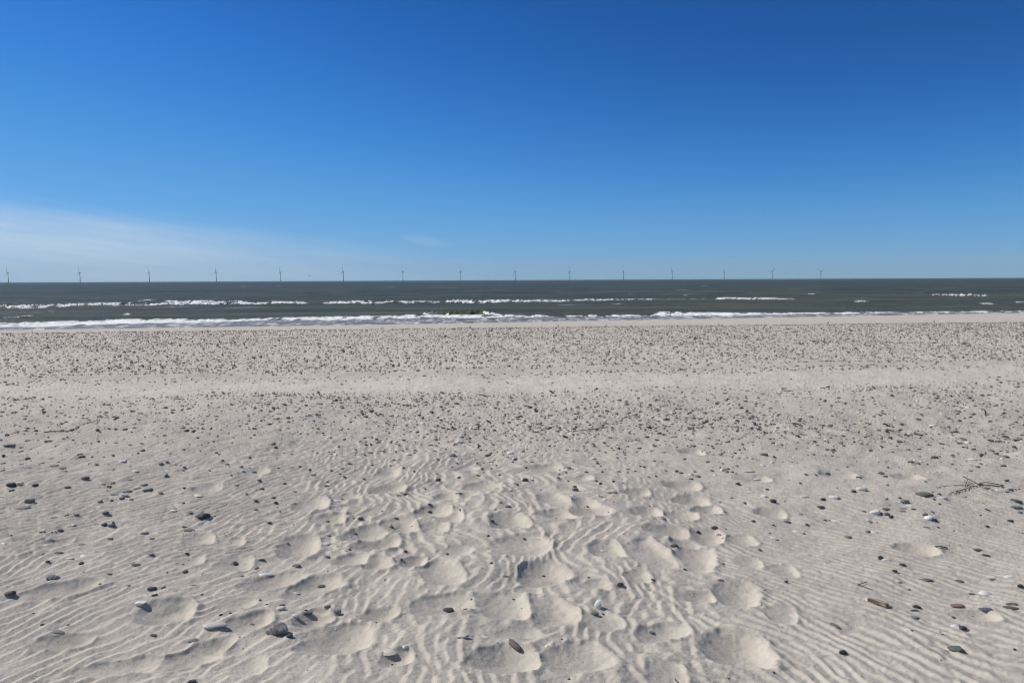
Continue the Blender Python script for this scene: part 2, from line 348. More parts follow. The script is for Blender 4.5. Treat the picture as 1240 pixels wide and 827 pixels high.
(496,455): "540 155 30 14 k;475 160 20 14 k;690 218 24 14 k;885 212 26 14 k;845 238 40 14 k;575 270 16 14 k;590 316 26 12 k;575 346 28 16 k;190 268 26 8 k;170 303 30 8 k;490 286 18 10 k;965 335 28 12 k;910 328 30 8 k;1120 365 26 10 k;1060 137 18 8 k;1120 97 16 12 k;680 102 20 10 k;300 395 50 16 w;340 312 24 12 k;270 418 20 10 k;775 445 24 10 k;455 105 16 8 k;235 215 22 10 k;205 215 20 10 k;770 152 20 10 k;470 380 20 10 k;1090 298 34 8 k",
(744,455): "30 145 44 14 k;145 132 30 14 k;605 130 24 12 k;690 142 30 10 k;745 135 34 10 k;400 198 34 12 k;820 220 34 14 k;325 262 26 14 k;395 263 16 8 k;440 256 22 8 k;560 278 36 12 k;460 320 40 16 k;480 350 24 10 k;428 358 28 8 k;390 328 22 12 k;465 388 40 12 k;690 360 20 8 k;620 388 20 8 k;755 380 30 12 k;750 318 24 12 k;675 310 20 10 k;880 316 40 10 k;905 335 24 10 k;1095 303 26 12 k;1080 270 26 14 s;1060 315 20 10 s;1155 305 26 8 s;1210 398 36 16 k;1015 418 22 16 k;960 405 34 8 k;1120 372 28 6 k;155 297 34 10 k;268 308 24 8 k;185 352 20 10 k;310 354 24 12 k;990 316 30 8 k;1015 360 22 8 k;575 240 36 8 s;180 155 30 8 s;40 282 30 14 k;85 242 24 12 k;255 68 34 8 k;330 68 22 8 k;515 355 34 6 s",
(992,455): "120 132 36 12 k;362 120 20 8 k;440 122 36 8 k;20 72 34 10 k;695 112 26 8 k;695 95 16 8 k;790 120 40 6 k;985 118 34 8 k;1035 118 40 10 k;670 160 20 12 k;675 197 26 10 k;550 178 24 12 k;590 175 30 18 w;620 228 36 14 k;330 245 30 12 k;455 270 26 14 k;500 290 32 16 k;395 292 30 8 k;420 303 40 8 k;600 262 40 12 k;785 258 28 8 k;840 230 30 10 k;850 272 32 8 k;915 248 30 8 k;905 188 30 12 s;945 180 30 12 k;1110 212 34 8 s;490 398 46 20 k;375 378 24 12 k;205 410 34 10 k;430 378 30 8 k;855 408 50 10 k;905 338 22 10 k;965 335 30 14 g;990 335 20 10 b;1130 384 36 8 k;1190 386 40 16 k;1045 394 30 14 k;1230 355 30 14 k;1235 295 20 10 k;1130 332 20 8 k;1190 280 26 8 k;290 285 34 10 k;55 305 24 10 k;860 376 30 10 g;650 352 20 8 k;290 360 26 8 k;740 230 24 12 s;245 168 20 8 s;250 205 22 8 k;385 215 30 10 k",
}
# the ones a viewer would pick out: photo pixel, short name, full label, tidy kind
NAMED = [
 (260,757,"large white oval stone","large smooth white oval stone on the rippled sand in the left foreground"),
 (543,739,"black stone in the hollow","black pointed stone lying inside a long trodden hollow in the sand"),
 (469,788,"cream shell","big cream shell lying alone near the bottom edge of the photo"),
 (248,625,"big black oval stone","big black oval stone standing out on the rippled sand at left"),
 (636,581,"round black stone","round black stone on the sand straight below the middle of the sea"),
 (697,594,"slate stone below a green one","slate blue stone just in front of a small olive stone near the centre"),
 (64,700,"flat slate blue stone","flat slate blue stone close to the left edge of the sand"),
 (170,730,"angular white stone","small angular white stone with a dark side in the left foreground"),
 (437,626,"dark blue round stone","dark blue round stone with a pale vein on the sand beside trodden hollows"),
 (816,660,"wide black stone","wide black stone in a shallow hollow right of the trodden trail"),
 (1022,790,"black heart-shaped stone","black heart-shaped stone near the bottom right of the sand"),
 (1158,786,"flat olive stone","large flat olive stone half buried at the bottom right"),
 (1194,718,"bright white shell","bright white humped shell near the right edge of the sand"),
 (1160,733,"reddish stone","wide reddish stone half buried beside the pale ripples at right"),
 (1060,621,"big white round stone","big white round stone touching small dark stones, in front of the twiggy branch"),
 (1120,599,"long olive stone","long flat olive stone between the twiggy branch and the big white stone"),
 (548,551,"rounded grey stone","rounded grey stone with a dark underside in the middle distance"),
 (740,595,"tan oval stone","tan oval stone just right of the slate stone near the centre"),
 (340,737,"cream yellow pebble","cream yellow pebble in the cluster of stones at lower left"),
 (372,741,"brown oval stone","brown oval stone in the cluster of stones at lower left"),
 (408,741,"pale grey stone","pale grey rounded stone with a black side, right of the brown oval stone"),
 (560,770,"pale oval pebble","pale oval pebble in front of the hollow that holds the black stone"),
 (936,607,"tilted charcoal oval stone","tilted charcoal oval stone on open sand right of the trodden trail"),
 (1044,592,"white rounded stone","white rounded stone beside a black triangular one, left of the twiggy branch"),
 (925,550,"olive stone on far sand","olive stone with a dark end on the sand right of the middle distance"),
 (13,587,"black stone at left edge","big black stone at the left edge, beside a small white one"),
 (876,569,"white lump","white lump among shells on the sand in the right middle distance"),
 (751,707,"charcoal oval pebble","charcoal oval pebble on a pale hollow rim near the bottom centre"),
 (359,685,"olive flat pebble","flat olive pebble on smooth sand beside a trodden hollow"),
 (1214,789,"", ""),
]

PEB = []
seen = []
for (ox, oy), txt in TILES.items():
    for ent in txt.split(';'):
        a = ent.split()
        zx, zy, zw, zh = map(float, a[:4]); c = a[4]
        px, py, w, h = ox + zx / 5, oy + zy / 5, zw / 5, zh / 5
        if any(abs(px - q[0]) < 0.35 * (w + q[2]) / 2 and abs(py - q[1]) < 0.5 * (h + q[3]) / 2 for q in seen[-400:]): continue
        seen.append((px, py, w, h))
        kind = 'pebble'
        if c in 'sS': kind, c = 'shell', ('c' if c == 'S' else 'w')
        g = on_ground(px, min(py + h * 0.3, 826))
        d = math.dist(g, CAM)
        Wm = w / F * d
        sa = (CAM_Z - g[2]) / d; ca = math.sqrt(1 - sa * sa)
        Wm *= 1.0 if c in 'wc' else 0.80 - 0.10 * float(smooth01((630 - py) / 100))
        hm = h / F * d * 0.86
        Dm = min(0.68 * Wm, max(0.75 * hm / sa, 0.3 * Wm))
        q_ = hm - Dm / 2 * sa
        zv = math.sqrt(max(q_ * q_ - (Dm / 2 * sa) ** 2, 0)) / ca    # how far it stands out of the sand
        zv = min(max(zv * (0.85 - 0.15 * float(smooth01((630 - py) / 100))), 0.09 * Wm), 0.42 * Wm)
        flat = zv < 0.20 * Wm
        PEB.append(dict(px=px, py=py, w=w, h=h, c=c, kind=kind, x=g[0], y=g[1], d=d, W=Wm, D=Dm, zv=zv, flat=flat, sizepx=w * h))

# sand tails drifted to the lee of the stones in front
for p in PEB:
    if p['y'] > 7.5 or p['W'] < 0.02: continue
    Lt = p['W'] * random.uniform(3, 6)
    j0, j1 = np.searchsorted(rows, [p['y'] - p['W'], p['y'] + p['W']])
    if j1 - j0 < 1: continue
    xs = GX[j0:j1]; ys = GY[j0:j1]
    i0 = int(np.searchsorted(xs[0], p['x'] - Lt)) - 80; i1 = int(np.searchsorted(xs[-1], p['x'] + p['W'])) + 80
    i0 = max(i0, 0)
    xs = GX[j0:j1, i0:i1]; ys = GY[j0:j1, i0:i1]
    t = (p['x'] - xs) / Lt
    body = smooth01((1 - t)) * smooth01((t + 0.12) / 0.14) * np.exp(-((ys - p['y'] - 0.12 * (p['x'] - xs)) / (0.30 * p['W'])) ** 2)
    GZ[j0:j1, i0:i1] += np.where(t < 1, body, 0) * min(0.5 * p['zv'], 0.010)

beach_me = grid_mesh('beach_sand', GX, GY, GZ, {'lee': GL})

# sand material
sand_mat, nt, b = new_mat('sand')
geo = N(nt, 'ShaderNodeNewGeometry'); P = geo.outputs['Position']
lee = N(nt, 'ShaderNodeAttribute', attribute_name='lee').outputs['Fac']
g1 = noise(nt, P, 150, 3, 0.8)
g2 = noise(nt, P, 520, 1, 0.5)
g3 = noise(nt, P, 38, 4, 0.65)
g4 = noise(nt, P, 1.3, 4, 0.6)
g5 = noise(nt, P, 0.18, 3, 0.5)
sep = N(nt, 'ShaderNodeSeparateXYZ'); nt.links.new(P, sep.inputs[0])
yy = math_node(nt, 'SUBTRACT', sep.outputs[1], math_node(nt, 'MULTIPLY', sep.outputs[0], 0.08))
far = maprange(nt, yy, 8.0, 11.8)
base = mixc(nt, maprange(nt, g4, 0.38, 0.62), (0.446, 0.406, 0.349), (0.496, 0.450, 0.386))
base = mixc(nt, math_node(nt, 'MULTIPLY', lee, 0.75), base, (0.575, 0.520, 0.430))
base = mixc(nt, far, base, (0.586, 0.520, 0.440))
strip = math_node(nt, 'MULTIPLY', maprange(nt, yy, 10.6, 11.6), maprange(nt, yy, 13.0, 12.2))
base = mixc(nt, math_node(nt, 'MULTIPLY', strip, 0.7), base, (0.630, 0.570, 0.482))
base = mixc(nt, math_node(nt, 'MULTIPLY', maprange(nt, g5, 0.45, 0.6), 0.35), base, (0.52, 0.46, 0.40))
mps = N(nt, 'ShaderNodeMapping'); mps.inputs['Scale'].default_value = (1.1, 3.2, 1); mps.inputs['Rotation'].default_value = (0, 0, 0.25); nt.links.new(P, mps.inputs[0])
g6 = noise(nt, mps.outputs[0], 1.1, 5, 0.7)
base = mixc(nt, maprange(nt, g6, 0.50, 0.70, 0, 0.35), base, (0.33, 0.31, 0.285))
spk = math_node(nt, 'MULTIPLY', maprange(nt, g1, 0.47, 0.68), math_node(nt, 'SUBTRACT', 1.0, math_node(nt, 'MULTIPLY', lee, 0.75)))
base = mixc(nt, math_node(nt, 'MULTIPLY', spk, 0.66), base, (0.17, 0.155, 0.145))
base = mixc(nt, math_node(nt, 'MULTIPLY', maprange(nt, g2, 0.6, 0.75), 0.35), base, (0.62, 0.58, 0.52))
base = mixc(nt, math_node(nt, 'MULTIPLY', maprange(nt, g3, 0.5, 0.75), 0.22), base, (0.25, 0.235, 0.22))
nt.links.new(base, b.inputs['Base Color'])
b.inputs['Roughness'].default_value = 0.95
b.inputs['Specular IOR Level'].default_value = 0.15
bp = N(nt, 'ShaderNodeBump'); bp.inputs['Strength'].default_value = 0.55; bp.inputs['Distance'].default_value = 0.004
nt.links.new(math_node(nt, 'ADD', math_node(nt, 'MULTIPLY', g1, 0.8), g3), bp.inputs['Height'])
nt.links.new(bp.outputs[0], b.inputs['Normal'])
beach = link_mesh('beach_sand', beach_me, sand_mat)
tag(beach, 'pale wind-rippled sand of the beach with trodden hollows', kind='structure')

# ------------------------------------------------------------------ pebble materials and shapes
def stone_mat(name, c1, c2, rough=0.75, vein=0.0, sc=30):
    mt, nt, b = new_mat(name)
    tc = N(nt, 'ShaderNodeTexCoord'); oi = N(nt, 'ShaderNodeObjectInfo')
    v = N(nt, 'ShaderNodeVectorMath', operation='ADD')
    nt.links.new(tc.outputs['Object'], v.inputs[0]); nt.links.new(oi.outputs['Location'], v.inputs[1])
    a = noise(nt, v.outputs[0], 2.2, 5, 0.65); g = noise(nt, v.outputs[0], sc, 2, 0.6)
    c = mixc(nt, maprange(nt, a, 0.36, 0.66), c1, c2)
    c = mixc(nt, math_node(nt, 'MULTIPLY', maprange(nt, g, 0.5, 0.72), 0.35), c, tuple(min(1, q * 1.9 + 0.02) for q in c2))
    if vein:
        wv = N(nt, 'ShaderNodeTexWave'); wv.inputs['Scale'].default_value = 0.5; wv.inputs['Distortion'].default_value = 5
        nt.links.new(v.outputs[0], wv.inputs['Vector'])
        c = mixc(nt, maprange(nt, wv.outputs['Fac'], 0.955, 0.99, 0, vein), c, (0.5, 0.5, 0.48))
    hs = N(nt, 'ShaderNodeHueSaturation')
    nt.links.new(math_node(nt, 'ADD', 0.75, math_node(nt, 'MULTIPLY', oi.outputs['Random'], 0.5)), hs.inputs['Value'])
    nt.links.new(c, hs.inputs['Color']); nt.links.new(hs.outputs[0], b.inputs['Base Color'])
    b.inputs['Roughness'].default_value = rough
    b.inputs['Specular IOR Level'].default_value = 0.35
    bp = N(nt, 'ShaderNodeBump'); bp.inputs['Strength'].default_value = 0.4; bp.inputs['Distance'].default_value = 0.02
    nt.links.new(math_node(nt, 'ADD', a, math_node(nt, 'MULTIPLY', g, 0.3)), bp.inputs['Height'])
    nt.links.new(bp.outputs[0], b.inputs['Normal'])
    return mt
SM = {
 'k': stone_mat('black_stone', (0.026, 0.026, 0.027), (0.070, 0.068, 0.068), 0.6),
 'g': stone_mat('grey_stone', (0.16, 0.155, 0.15), (0.26, 0.25, 0.235)),
 'b': stone_mat('slate_stone', (0.060, 0.075, 0.095), (0.12, 0.14, 0.16), vein=0.6),
 'n': stone_mat('brown_stone', (0.10, 0.085, 0.072), (0.19, 0.165, 0.14)),
 'w': stone_mat('white_stone', (0.58, 0.555, 0.51), (0.76, 0.73, 0.68), 0.6),
 'c': stone_mat('cream_stone', (0.52, 0.46, 0.34), (0.66, 0.60, 0.46), 0.6),
 'r': stone_mat('reddish_stone', (0.17, 0.105, 0.095), (0.26, 0.17, 0.15)),
 'o': stone_mat('olive_stone', (0.085, 0.092, 0.080), (0.15, 0.16, 0.14)),
}

def ico_np(sub):
    bm = bmesh.new(); bmesh.ops.create_icosphere(bm, subdivisions=sub, radius=1.0)
    bm.verts.ensure_lookup_table()
    v = np.array([p.co[:] for p in bm.verts]); f = np.array([[q.index for q in fc.verts] for fc in bm.faces])
    bm.free(); return v, f

def lump_noise(v, r_, n=7, kmin=0.8, kmax=2.6):
    out = np.zeros(len(v))
    for _ in range(n):
        k = r_.normal(size=3); k *= r_.uniform(kmin, kmax) / np.linalg.norm(k)
        out += np.sin(v @ k * 2 + r_.uniform(0, 6.28)) / np.linalg.norm(k)
    return out / n

def pebble_shape(seed, sub, angular=0.0):
    r_ = np.random.default_rng(seed)
    v, f = ico_np(sub)
    e = r_.uniform(0.85, 1.0)
    v = np.sign(v) * np.abs(v) ** e
    v = v * (1 + 0.30 * lump_noise(v, r_))[:, None]
    for _ in range(int(5 * angular)):                     # broken facets
        n = r_.normal(size=3); n /= np.linalg.norm(n)
        dcut = r_.uniform(0.55, 0.85)
        s = v @ n - dcut
        v = v - np.outer(np.maximum(s, 0) * 0.9, n)
    v[:, 0] += 0.18 * r_.uniform(-1, 1) * v[:, 1] ** 2     # egg and bean shapes
    v[:, 1] *= 1 + 0.25 * r_.uniform(-1, 1) * v[:, 0]
    v[:, 2] *= 1 + 0.2 * r_.uniform(-1, 1) * v[:, 0]
    mn, mx = v.min(0), v.max(0)
    v = (v - (mn + mx) / 2) / ((mx - mn) / 2)             # unit half extents
    return v, f

def tri_mesh(name, v, f):
    me = bpy.data.meshes.new(name)
    me.vertices.add(len(v)); me.vertices.foreach_set('co', v.astype(np.float32).ravel())
    me.loops.add(f.size); me.loops.foreach_set('vertex_index', f.astype(np.int32).ravel())
    me.polygons.add(len(f))
    me.polygons.foreach_set('loop_start', (np.arange(len(f)) * 3).astype(np.int32))
    me.polygons.foreach_set('loop_total', np.full(len(f), 3, np.int32))
    me.polygons.foreach_set('use_smooth', np.ones(len(f), bool))
    me.update(calc_edges=True)
    return me

PB_MESH = []
for k in range(18):
    me = tri_mesh('pebble', *pebble_shape(40 + k, 4, angular=(0 if k < 10 else 1.0)))
    me.materials.append(SM['k'])
    PB_MESH.append(me)

def shell_mesh(seed):
    """a weathered half clam: thin cupped dome with a beak and growth ribs"""
    r_ = np.random.default_rng(seed)
    nr, na = 14, 36
    vs, fs = [], []
    for side in (0, 1):
        for i in range(nr + 1):
            t = i / nr
            for j in range(na):
                a = 2 * math.pi * j / na
                rad = t * (1 + 0.05 * math.sin(3 * a + seed))
                x = rad * math.cos(a) * 1.0; y = rad * math.sin(a) * 0.8
                y += 0.28 * (1 - t) * 1.0                          # beak shifted back
                z = (1 - t ** 2.2) * 0.9 + 0.035 * math.sin(t * 30) * t
                if side: z -= 0.10
                vs.append((x, y, z))
    vs = np.array(vs); n1 = (nr + 1) * na
    for side in (0, 1):
        o = side * n1
        for i in range(nr):
            for j in range(na):
                q = [o + i * na + j, o + i * na + (j + 1) % na, o + (i + 1) * na + (j + 1) % na, o + (i + 1) * na + j]
                if side: q = q[::-1]
                fs += [(q[0], q[2], q[1]), (q[0], q[3], q[2])]
    for j in range(na):
        a, bb = nr * na + j, nr * na + (j + 1) % na
        fs += [(a, bb, n1 + bb), (a, n1 + bb, n1 + a)]
    vs[:, 2] -= 0.0
    mn, mx = vs.min(0), vs.max(0)
    vs[:, :2] = (vs[:, :2] - (mn[:2] + mx[:2]) / 2) / ((mx[:2] - mn[:2]) / 2)
    vs[:, 2] = (vs[:, 2] - mn[2]) / (mx[2] - mn[2]) * 2 - 1
    return tri_mesh('shell', vs, np.array(fs))
shell_mat = {}
for code, c1, c2 in (('w', (0.64, 0.615, 0.57), (0.80, 0.77, 0.72)), ('c', (0.55, 0.50, 0.38), (0.72, 0.67, 0.54))):
    mt, nt, b = new_mat('shell_white' if code == 'w' else 'shell_cream')
    tc = N(nt, 'ShaderNodeTexCoord')
    a = noise(nt, tc.outputs['Object'], 3.0, 5, 0.7)
    wv = N(nt, 'ShaderNodeTexWave'); wv.wave_type = 'RINGS'; wv.inputs['Scale'].default_value = 2.5; wv.inputs['Distortion'].default_value = 1.5
    nt.links.new(tc.outputs['Object'], wv.inputs['Vector'])
    c = mixc(nt, maprange(nt, a, 0.3, 0.7), c1, c2)
    c = mixc(nt, math_node(nt, 'MULTIPLY', wv.outputs['Fac'], 0.25), c, (0.42, 0.39, 0.34))
    nt.links.new(c, b.inputs['Base Color']); b.inputs['Roughness'].default_value = 0.55
    shell_mat[code] = mt
SH_MESH = []
for k in range(5):
    me = shell_mesh(k); me.materials.append(shell_mat['w']); SH_MESH.append(me)

# ------------------------------------------------------------------ place the individual pebbles and shells
peb = sorted([p for p in PEB if p['kind'] == 'pebble'], key=lambda p: -p['sizepx'])
hero, rest = peb[:299], peb[299:]
shells = [p for p in PEB if p['kind'] == 'shell']

for p in hero + shells:
    p['named'] = None
for (px, py, short, full) in NAMED:
    if not short: continue
    q = min(hero + shells, key=lambda p: (p['px'] - px) ** 2 + (p['py'] - py) ** 2)
    if math.hypot(q['px'] - px, q['py'] - py) < 9 and q['named'] is None:
        q['named'] = short; q['label'] = full
MARKS = [(p['px'], p['py'], p['x'], p['y'], p['named']) for p in hero + shells if p['named']]
for (px, py, short) in ((1063, 733, 'razor clam shell'), (1048, 708, 'forked twig'), (1185, 587, 'twiggy driftwood branch'), (335, 761, 'rough mottled rock'), (724, 731, 'upright white shell'), (622, 781, 'long dark stone')):
    g = on_ground(px, py); MARKS.append((px, py, g[0], g[1], short))

CN = {'k': 'black', 'g': 'grey', 'b': 'slate blue', 'n': 'brown', 'w': 'white', 'c': 'cream', 'r': 'reddish', 'o': 'olive'}
ORD = ['', 'second ', 'third ', 'fourth ', 'fifth ', 'sixth ', 'seventh ', 'eighth ', 'ninth ', 'tenth ', 'eleventh ', 'twelfth ', 'thirteenth ', 'fourteenth ', 'fifteenth ']
def desc(p):
    return f"{'flat' if p['flat'] else 'rounded'} {CN[p['c']]} {p['kind']}"
def sector(p, mk):
    dx, dy = p['x'] - mk[2], p['y'] - mk[3]
    a = math.degrees(math.atan2(dy, dx)) % 360
    return ['to the right of', 'behind and right of', 'behind', 'behind and left of', 'to the left of', 'in front and left of', 'in front of', 'in front and right of'][int(((a + 22.5) % 360) // 45)]
everyone = hero + shells
for p in everyone: p['desc'] = desc(p)
by_desc = {}
for p in everyone: by_desc.setdefault(p['desc'], []).append(p)
used_labels = set()
for p in everyone:
    if p['named']:
        used_labels.add(p['label']); continue
    best = None
    for mk in MARKS:
        D0 = math.hypot(p['x'] - mk[2], p['y'] - mk[3])
        s = sector(p, mk)
        n = sum(1 for q in by_desc[p['desc']] if q is not p and not q['named'] and sector(q, mk) == s and math.hypot(q['x'] - mk[2], q['y'] - mk[3]) < D0)
        cost = n * 1.0 + D0 * 0.35
        if n < len(ORD) and (best is None or cost < best[0]):
            lab = f"{p['desc']}, {ORD[n]}nearest {s} the {mk[4]}"
            if lab not in used_labels: best = (cost, lab)
    p['label'] = best[1] if best else p['desc'] + ' on the rippled beach sand'
    used_labels.add(p['label'])

def place(p, k):
    r_ = np.random.default_rng(900 + k)
    ob_name = p['kind']
    base = (PB_MESH if p['kind'] == 'pebble' else SH_MESH)
    me = base[int(r_.integers(len(base)))]
    o = bpy.data.objects.new(ob_name, me)
    COL.objects.link(o)
    o.material_slots[0].link = 'OBJECT'
    o.material_slots[0].material = SM[p['c']] if p['kind'] == 'pebble' else shell_mat[p['c']]
    z = float(grid_z(p['x'], p['y'])[0])
    hz = p['zv'] * (0.62 if p['kind'] == 'pebble' else 0.55)
    o.scale = (p['W'] / 2, p['D'] / 2 * r_.uniform(0.85, 1.15), hz)
    o.location = (p['x'], p['y'] + 0.1 * p['D'], z + p['zv'] - hz * 1.0 - 0.16 * p['zv'] - 0.002)
    tilt = 0.09 if p['kind'] == 'pebble' else 0.12
    yaw = r_.uniform(-0.22, 0.22) + (math.pi if r_.random() < 0.5 else 0)
    o.rotation_euler = (r_.uniform(-tilt, tilt), r_.uniform(-tilt, tilt), yaw)
    tag(o, p['label'], p['kind'], 'pebbles scattered on the sand' if p['kind'] == 'pebble' else 'shells scattered on the sand')
for k, p in enumerate(everyone): place(p, k)

# ------------------------------------------------------------------ the uncountable small stones, one mesh
def scatter(n, ymin, ymax, q, med, sig, dens=None):
    y = np.sqrt(rng.uniform(ymin ** 2, ymax ** 2, n * 9)); x = (y + 0.6) * rng.uniform(-q, q, n * 9)
    keep = np.ones(len(x), bool)
    if dens is not None: keep = rng.random(len(x)) < dens(x, y)
    x, y = x[keep][:n], y[keep][:n]
    s = med * np.exp(rng.normal(0, sig, len(x)))
    return np.stack([x, y, s], 1)

def clump(x, y, sc, off):
    return smooth01((samp(BIG, x * sc + off, y * sc + off) + 0.5) / 1.3)

def dens_far(x, y):
    c = crest_y(x); yt = 13.6 + 0.10 * np.clip(x, -40, 60)
    a = smooth01((y - yt + 0.35) / 0.7) * smooth01((c + 0.9 - y) / 0.5)
    band2 = 1 - 0.7 * np.exp(-((y - yt - 0.45) / 0.2) ** 2)
    return a * band2 * (0.82 + 0.18 * clump(x, y, 0.8, 3))
def dens_mid(x, y):
    yt = 13.6 + 0.10 * np.clip(x, -40, 60)
    return smooth01((11.35 + 0.055 * x - y) / 0.7) * smooth01((y - 6.0) / 2.8) * (0.3 + 0.7 * clump(x, y, 0.9, 9)) + 0.06
def dens_track(x, y):
    yt = 13.6 + 0.10 * np.clip(x, -40, 60)
    return np.maximum(np.exp(-((y - yt) / 0.08) ** 2), np.maximum(0.7 * np.exp(-((y - yt + 0.42) / 0.07) ** 2), 0.30 * smooth01((yt - 0.15 - y) / 0.2) * smooth01((y - 12.3 - 0.09 * x) / 0.4))) * (0.35 + 0.65 * clump(x, y, 0.7, 2))
def dens_crest(x, y):
    c = crest_y(x); return np.exp(-((y - c - 0.15) / 0.35) ** 2)

S = [scatter(54000, 12.0, 27.5, 1.45, 0.0155, 0.33, dens_far),
     scatter(2400, 24, 30, 1.45, 0.02, 0.3, dens_crest),
     scatter(4600, 11.0, 16.0, 1.4, 0.0145, 0.35, dens_track),
     scatter(16500, 6.0, 13.2, 1.4, 0.0112, 0.45, dens_mid),
     scatter(1100, 2.2, 8.5, 1.3, 0.0045, 0.4, lambda x, y: 0.35 + 0.65 * clump(x, y, 1.0, 5))]
S = np.concatenate(S)
S = np.concatenate([S, np.array([[p['x'], p['y'], p['W'] / 2] for p in rest])])
S[:, 2] = np.minimum(S[:, 2], np.where(S[:, 1] > 12.8, 0.05, 0.030))
sz = grid_z(S[:, 0], S[:, 1])
bases = [pebble_shape(300 + k, 2, angular=(k % 2)) for k in range(8)]
bases_far = [pebble_shape(320 + k, 1, angular=0) for k in range(8)]
VV, FF, CC = [], [], []
off = 0
nrest = len(rest)
for i in range(len(S)):
    v, f = (bases_far if S[i, 1] > 12.8 else bases)[i % 8]
    r = S[i, 2]
    a = rng.uniform(0, 6.283); ca, sa = math.cos(a), math.sin(a)
    fl = rng.uniform(0.35, 0.65) if S[i, 1] > 12.8 else rng.uniform(0.22, 0.48)
    sx, sy, szz = r * rng.uniform(0.95, 1.25), r * rng.uniform(0.65, 0.95), r * fl
    x = v[:, 0] * sx; y = v[:, 1] * sy; z = v[:, 2] * szz
    ty = rng.uniform(-0.35, 0.35); z = z + x * ty
    VV.append(np.stack([x * ca - y * sa + S[i, 0], x * sa + y * ca + S[i, 1], z + sz[i] + szz * 0.22], 1))
    FF.append(f + off); off += len(v)
    if i >= len(S) - nrest:
        val = {'k': 0.05, 'g': 0.6, 'b': 0.4, 'n': 0.5, 'w': 0.97, 'c': 0.9, 'r': 0.75, 'o': 0.4}[rest[i - len(S) + nrest]['c']]
    else:
        val = rng.random() ** (1.0 if S[i, 1] > 12.8 else 1.5)
        if S[i, 1] > 12.8: val = 0.18 + 0.66 * val
        if S[i, 1] < 12.8 and rng.random() < 0.13: val = 0.97
        elif val > 0.86 and rng.random() < 0.7: val = 0.5
    CC.append(np.full(len(v), val))
me = tri_mesh('shingle', np.concatenate(VV), np.concatenate(FF))
at = me.attributes.new('tone', 'FLOAT', 'POINT'); at.data.foreach_set('value', np.concatenate(CC).astype(np.float32))
mt, nt, b = new_mat('shingle')
tn = N(nt, 'ShaderNodeAttribute', attribute_name='tone').outputs['Fac']
cr = N(nt, 'ShaderNodeValToRGB'); e = cr.color_ramp.elements
e[0].position = 0; e[0].color = (0.034, 0.033, 0.033, 1)
e[1].position = 1; e[1].color = (0.68, 0.66, 0.62, 1)
for pos, c in ((0.35, (0.06, 0.058, 0.056)), (0.6, (0.15, 0.135, 0.12)), (0.78, (0.22, 0.17, 0.15)), (0.86, (0.28, 0.26, 0.23)), (0.91, (0.55, 0.52, 0.46))):
    q = cr.color_ramp.elements.new(pos); q.color = (*c, 1)
nt.links.new(tn, cr.inputs[0])
geo = N(nt, 'ShaderNodeNewGeometry')
gg = noise(nt, geo.outputs['Position'], 90, 3, 0.6)
hs = N(nt, 'ShaderNodeHueSaturation'); nt.links.new(cr.outputs[0], hs.inputs['Color'])
nt.links.new(math_node(nt, 'ADD', 0.6, math_node(nt, 'MULTIPLY', gg, 0.8)), hs.inputs['Value'])
nt.links.new(hs.outputs[0], b.inputs['Base Color'])
b.inputs['Roughness'].default_value = 0.75; b.inputs['Specular IOR Level'].default_value = 0.3
o = link_mesh('shingle', me, mt)
tag(o, 'countless small dark stones strewn over the far beach', kind='stuff')

# ------------------------------------------------------------------ single finds on the sand
def tube(name, pts, radii, mat, parent=None, seg=8):
    radii = [r * 0.72 for r in radii]
    pts = [Vector(p) for p in pts]
    # refine
    P2, R2 = [], []
    n = len(pts)
    for i in range(n - 1):
        p0 = pts[max(i - 1, 0)]; p1 = pts[i]; p2 = pts[i + 1]; p3 = pts[min(i + 2, n - 1)]
        for k in range(5):
            t = k / 5
            P2.append(0.5 * ((2 * p1) + (p2 - p0) * t + (2 * p0 - 5 * p1 + 4 * p2 - p3) * t * t + (3 * p1 - p0 - 3 * p2 + p3) * t ** 3))
            R2.append(radii[i] * (1 - t) + radii[i + 1] * t)
    P2.append(pts[-1]); R2.append(radii[-1])
    vs, fs = [], []
    for i, p in enumerate(P2):
        tg = (P2[min(i + 1, len(P2) - 1)] - P2[max(i - 1, 0)]).normalized()
        a = tg.cross(Vector((0, 0, 1)));  a = a.normalized() if a.length > 1e-4 else Vector((1, 0, 0))
        c = tg.cross(a).normalized()
        rr = R2[i] * (1 + 0.12 * math.sin(i * 1.7))
        for j in range(seg):
            th = 2 * math.pi * j / seg
            vs.append(p + (a * math.cos(th) + c * math.sin(th)) * rr)
    for i in range(len(P2) - 1):
        for j in range(seg):
            fs.append((i * seg + j, i * seg + (j + 1) % seg, (i + 1) * seg + (j + 1) % seg, (i + 1) * seg + j))
    fs.append(tuple(range(seg))[::-1]); fs.append(tuple(range((len(P2) - 1) * seg, len(P2) * seg)))
    me = bpy.data.meshes.new(name); me.from_pydata([tuple(v) for v in vs], [], fs); me.update()
    return link_mesh(name, me, mat, parent)

wood, nt, b = new_mat('dark_wood')
tc = N(nt, 'ShaderNodeTexCoord')
nn = noise(nt, tc.outputs['Object'], 60, 4, 0.6)
nt.links.new(mixc(nt, maprange(nt, nn, 0.35, 0.7), (0.018, 0.013, 0.010), (0.06, 0.045, 0.035)), b.inputs['Base Color'])
b.inputs['Roughness'].default_value = 0.85

def gp(tile, zx, zy, lift=0.0):
    p = on_ground(tile[0] + zx / 5, tile[1] + zy / 5)
    if lift:                                   # a raised point: keep its place in the view by coming a little nearer
        d = p - CAM; t = (p[2] + lift - CAM_Z) / d[2]
        p = CAM + d * t
    return (p[0], p[1], p[2] + 0.003)

def empty(name, loc):
    o = bpy.data.objects.new(name, None); COL.objects.link(o); o.location = loc; return o

